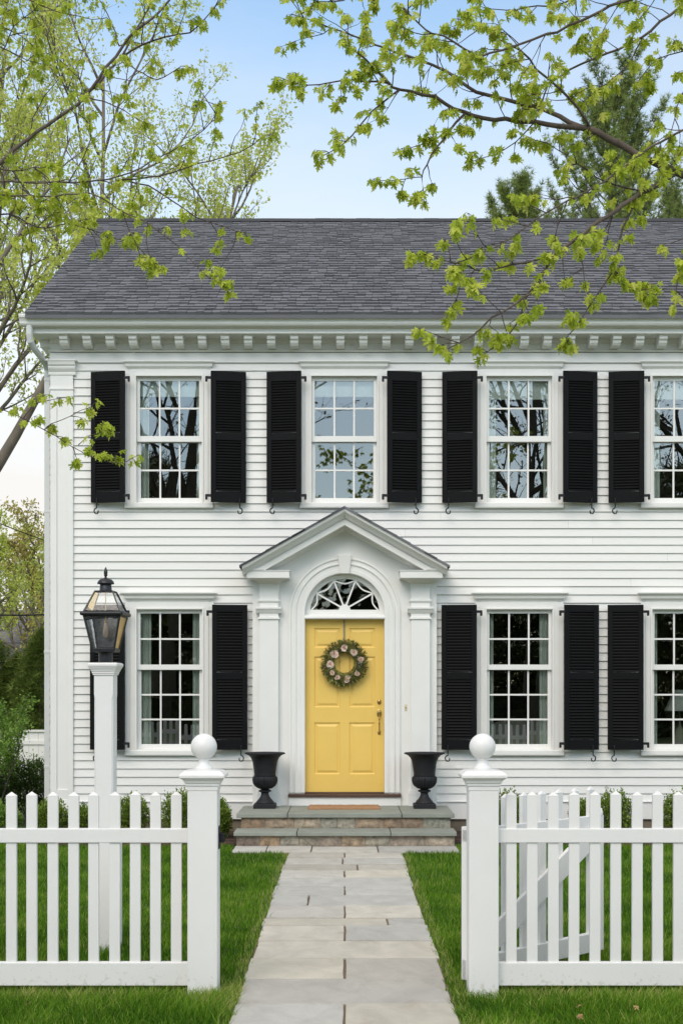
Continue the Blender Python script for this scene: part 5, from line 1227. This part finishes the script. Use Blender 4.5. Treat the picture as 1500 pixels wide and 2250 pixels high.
# evergreens left
def evergreen(label, base, height, rad, seed, n=8500, name='evergreen_tree'):
    r2 = np.random.default_rng(seed); root = thing(name, label, 'tree', base, 0, 'dark evergreens beyond the white board fence')
    z = r2.random(n) ** 1.2; a = r2.random(n) * 6.283; prof = np.sin(np.clip(z * .96 + .06, 0, 1) * math.pi) ** .42 * (1 - z * .42)
    lump = 1 + .16 * np.sin(a * 5 + z * 13) + .10 * np.sin(a * 9 - z * 31); rr = rad * prof * lump * np.clip(r2.random(n) ** .35, .2, 1)
    pos = np.stack([rr * np.cos(a), rr * np.sin(a), z * height + r2.normal(size=n) * .06], 1)
    dr = np.stack([np.cos(a) * .7, np.sin(a) * .7, .5 + r2.normal(size=n) * .4], 1) + r2.normal(size=(n, 3)) * .5
    m = MB(); m.tube([(0, 0, 0), (0, 0, height * .9)], [.08, .02], 6); m.build('trunk', M['bgbark'], root)
    scatter('crown', SPRIG, pos, dr, r2.uniform(.07, .15, n), M['ever'], root)
evergreen('dark evergreen tree nearest the house corner beyond the white board fence', at(92, 26), 2.75, .75, 31)
evergreen('rounded dark evergreen between two others beyond the white board fence', at(38, 27), 2.3, .75, 32)
evergreen('dark evergreen at the left edge beyond the white board fence', at(-22, 26.5), 2.7, .8, 33)
evergreen('broad dark evergreen standing just outside the left edge', at(-110, 27), 3.2, .9, 34)

def bush(label, x, y, w_, h_, seed, mat, n=2600, leaf=.022, cat='shrub', group=None, name='boxwood_shrub', z0=0.):
    r2 = np.random.default_rng(seed); root = thing(name, label, cat, (x, y, z0), 0, group)
    a = r2.random(n) * 6.283; ph = np.arccos(1 - 2 * r2.random(n) * .92); rr = np.clip(r2.random(n) ** .4, .25, 1)
    lump = 1 + .14 * np.sin(a * 3 + seed) * np.sin(ph * 4 + seed) + .10 * np.sin(a * 7 + ph * 9 + seed * 2)
    pos = np.stack([rr * lump * np.sin(ph) * np.cos(a) * w_ / 2, rr * lump * np.sin(ph) * np.sin(a) * w_ / 2, h_ * .52 + rr * lump * np.cos(ph) * h_ * .5], 1); pos[:, 2] = np.maximum(pos[:, 2], .01)
    k = n // 9; idx = r2.integers(0, n, k); sp = pos[idx] * np.array([1.0, 1.0, 1.]); 
    ext = np.repeat(sp, 4, 0) + np.tile(np.array([[0, 0, .0], [0, 0, .015], [0, 0, .03], [0, 0, .045]]), (k, 1)) + r2.normal(size=(k * 4, 3)) * .006
    pos = np.concatenate([pos, ext]); out_ = pos - np.array([0, 0, h_ * .4]); out_ /= np.linalg.norm(out_, axis=1)[:, None] + 1e-6
    dr = out_ + r2.normal(size=pos.shape) * .6 + np.array([0, 0, .4])
    m = MB()
    for i in range(26):
        q = pos[r2.integers(0, n)]; m.tube([(0, 0, 0), (q[0] * .4, q[1] * .4, q[2] * .55), tuple(q * .93)], [.006, .004, .002], 4)
    m.build('stems', M['twig'], root)
    scatter('foliage', SIMPLE, pos, dr, r2.uniform(.7, 1.3, len(pos)) * leaf, mat, root)
G = 'young boxwoods along the foundation'
yb0 = -.72
for i, (px, w_, h_, lb) in enumerate([(112, .36, .42, 'leftmost small boxwood at the house corner'), (174, .30, .36, 'second small boxwood from the left in the mulch bed'), (292, .36, .47, 'small boxwood in the bed between the lamp post and the left fence post'),
        (396, .44, .52, 'larger boxwood in the bed just left of the left fence post'), (482, .26, .42, 'small boxwood between the left fence post and the stone steps'),
        (1114, .40, .52, 'boxwood in the bed just right of the right fence post'), (1276, .28, .42, 'small boxwood half hidden behind the open gate'), (1350, .42, .52, 'boxwood in the bed to the right of the open gate'), (1490, .42, .50, 'boxwood in the bed at the right edge')]):
    bush(lb, X(px, yb0), yb0, w_, h_, 40 + i, M['box'], 4200, .026, group=G)
bush('broad dark green bush beside the house corner in front of the white board fence', X(62, 1.2), 1.2, 1.05, .78, 61, M['yew'], 9000, .03, group=None, name='dark_bush')
bush('second dark green bush at the left edge in front of the white board fence', X(-40, 1.6), 1.6, 1.0, .7, 62, M['yew'], 8000, .03, name='dark_bush')
bush('low bright green clump in front of the dark bush at the left edge', X(5, -.2), -.2, .42, .34, 63, M['shrub'], 2500, .03, name='low_plant', cat='plant')
bush('small bright clump between the dark bush and the house corner', X(92, -.1), -.1, .26, .32, 64, M['box'], 1500, .025, name='low_plant', cat='plant')
# multi-stemmed flowering shrub with bare stems
def stem_shrub(label, x, y, h_, seed, n=9, leafy=1.):
    r2 = np.random.default_rng(seed); root = thing('stemmed_shrub', label, 'shrub', (x, y, 0), 0, 'loose stemmed shrubs left of the house'); m = MB(); pos = []; dr = []
    def go(p, d, L_, r, lv):
        pts = [p]; n_ = 6
        for i in range(n_): d = d + r2.normal(size=3) * .12 + np.array([0, 0, .05]); d /= np.linalg.norm(d); pts.append(pts[-1] + d * L_ / n_)
        m.tube(pts, np.linspace(r, r * .4, n_ + 1), 5 if lv < 1 else 3)
        if lv >= 1:
            for q in pts[2:]:
                for _ in range(max(1, int(7 * leafy))): pos.append(q + r2.normal(size=3) * .035); dr.append(r2.normal(size=3) + np.array([0, 0, .3]))
        if lv < 2:
            for q in pts[3:]:
                for _ in range(2): go(q, d + r2.normal(size=3) * .4 + np.array([0, 0, .3]), L_ * .34, r * .5, lv + 1)
    for i in range(n): a = r2.random() * 6.28; go(np.array([math.cos(a) * .08, math.sin(a) * .08, 0]), np.array([math.cos(a) * .38, math.sin(a) * .38, 1.]), h_ * r2.uniform(.7, 1), .012, 0)
    m.build('stems', M['bgbark'], root, smooth=True); scatter('leaves', SIMPLE, pos, dr, r2.uniform(.6, 1.2, len(pos)) * .042, M['shrub'], root)
stem_shrub('loose shrub with bare arching stems and bright new leaves at the left edge', X(-28, .4), .4, 1.25, 71, 9, .5)
stem_shrub('smaller twiggy shrub against the white board fence by the house corner', X(72, 2.8), 2.8, .85, 72, 5, .12)

# ================================================================ ACROSS THE STREET (seen in the window reflections)
def backtree(label, x, y, h_, seed, n=(12, 9, 7), per=10, leaf=.16, r=.45):
    grow('street_tree', label, 'tree', (x, y, 0), h_, r, M['wood'], M['streetbark'], seed, nl=n, leaf=leaf, per=per, spread=.75, start=.22, lens=(.5, .45, .4), group='trees across the street')
backtree('large bare limbed tree across the street facing the left windows', -6.6, -34, 19, 81, per=3, r=.3)
backtree('full tree across the street facing the right windows', 7.0, -35, 18, 82, per=5, r=.34)
backtree('broad tree across the street facing the far right windows', 14.0, -36, 18, 83, per=5, r=.34)
backtree('tree across the street at the far left', -15.0, -38, 17, 84, per=12)
r2 = np.random.default_rng(90); n = 100000                        # the far side of the street: one mass of woodland
x = r2.uniform(-42, 42, n); top = 10.6 + 1.0 * np.sin(x * .5) + .7 * np.sin(x * 1.3 + 1) - 5.2 * np.exp(-(x / 4.2) ** 4); z = r2.random(n) * np.maximum(top, 3)
tag(scatter('woodland', SPRIG, np.stack([x, -45 + r2.normal(size=n) * 1.6, z], 1), r2.normal(size=(n, 3)) + np.array([0, 0, .3]), r2.uniform(.4, .9, n), M['wood']), 'dark woodland across the street', kind='stuff')

# ================================================================ GRASS
def grass(name, label, cells, hgt, wid, droop=.35):
    P_ = []
    for x0, x1, y0, y1, dens in cells:
        n = int((x1 - x0) * (y1 - y0) * dens); P_.append(np.stack([rng.uniform(x0, x1, n), rng.uniform(y0, y1, n)], 1))
    p = np.concatenate(P_); n = len(p)
    # keep off the path, posts and bed
    e = .573 + .012 * np.sin(p[:, 1] * 23) + .008 * np.sin(p[:, 1] * 57); keep = (np.abs(p[:, 0]) > e)
    keep &= ~((p[:, 1] > -2.05 + .02 * np.sin(p[:, 0] * 30)) & (np.abs(p[:, 0]) < 1.17)); keep &= p[:, 1] < -1.40 + .05 * np.sin(p[:, 0] * 3.1) + .02 * np.sin(p[:, 0] * 17)
    for cx in (X(449, FY), X(1059.5, FY)): keep &= ~((np.abs(p[:, 0] - cx) < .083) & (np.abs(p[:, 1] - FY) < .083))
    p = p[keep]; n = len(p)
    pat = np.array([mnoise.noise(Vector((a * 1.3, b_ * 1.3, 0))) + .6 * mnoise.noise(Vector((a * 5, b_ * 5, 3))) for a, b_ in p])
    bare = (np.abs(p[:, 1] - FY) < .16) | (np.abs(np.abs(p[:, 0]) - .60) < .03)
    h_ = hgt * (1 + .35 * pat) * rng.uniform(.55, 1.2, n); h_[bare] *= .8
    keep = ~(bare & (rng.random(n) < .35)); p, h_, pat = p[keep], h_[keep], pat[keep]; n = len(p)
    a = rng.random(n) * 6.283; s = np.stack([np.cos(a), np.sin(a), np.zeros(n)], 1) * (wid * rng.uniform(.6, 1.2, n))[:, None]
    b_ = rng.random(n) * 6.283; ln = np.stack([np.cos(b_) + .5 * np.sin(pat * 3), np.sin(b_) + .3, np.zeros(n)], 1) * (h_ * rng.uniform(.1, 1, n) * droop * 2)[:, None]
    base = np.stack([p[:, 0], p[:, 1], np.full(n, -.012)], 1); up_ = np.zeros((n, 3)); up_[:, 2] = h_ + .012
    mid = base + up_ * .6 + ln * .35; tip = base + up_ + ln
    V = np.stack([base - s, base + s, mid + s * .8, mid - s * .8, tip], 1).reshape(-1, 3)
    T = (np.array([(0, 1, 2), (0, 2, 3), (3, 2, 4)])[None] + (np.arange(n) * 5)[:, None, None]).reshape(-1, 3)
    rn = np.clip(.36 + .30 * pat + rng.normal(size=n) * .22, 0, .88); dry = rng.random(n) < np.where((np.abs(p[:, 1] - FY) < .22) | (np.abs(np.abs(p[:, 0]) - .6) < .045), .34, .03); rn[dry] = rng.uniform(.85, 1, dry.sum())
    o = rawmesh(name, V, T, np.repeat(rn, 3), M['grass']); return tag(o, label, kind='stuff')
grass('front_grass', 'longer rough grass in front of the picket fence', [(-2.6, 2.6, -9.9, -8.3, 9500), (-4.6, -2.6, -10.2, -8.3, 4500), (2.6, 4.6, -10.2, -8.3, 4500)], .062, .0024, .55)
grass('lawn', 'short green lawn between the picket fence and the house',
      [(-2.9, 2.9, -8.3, -6.5, 6500), (-3.4, 3.4, -6.5, -4.0, 4600), (-4.4, 4.6, -4.0, -1.3, 3400), (-7.5, -3.3, -1.6, 3.5, 700), (2.9, 6.2, -8.3, -5.5, 3200), (3.4, 6.8, -5.5, -1.3, 2200), (-6.0, -2.9, -8.3, -5.5, 3200), (-6.5, -3.4, -5.5, -1.3, 2200)], .042, .0026, .4)
# a few dry leaves on the foreground grass
for i, (px, py, lb) in enumerate([(1272, 2212, 'brown fallen leaf lying on the grass near the right fence post'), (1402, 2216, 'pale fallen leaf lying on the grass toward the right edge'), (62, 2206, 'small brown fallen leaf on the grass at the left edge'), (1268, 2238, 'fallen leaf at the bottom edge right of the path')]):
    dd = 4963 / (py - 1520) * .97; lf = MB(); p = P(px, py, dd)
    lf.v = [(x * .030, y * .030, z * .03 + .008 * math.sin(x * 5 + i)) for x, y, z in MAPLE[0]]; lf.f = [tuple(t) for t in MAPLE[1]]; lf.r = [.5] * len(lf.f)
    o = lf.build('fallen_leaf', M['straw']); o.location = (p[0], p[1], .05); o.rotation_euler = (R(20 + 15 * i), R(10 * i), i * 1.7); tag(o, lb, 'leaf', 'fallen leaves on the grass')
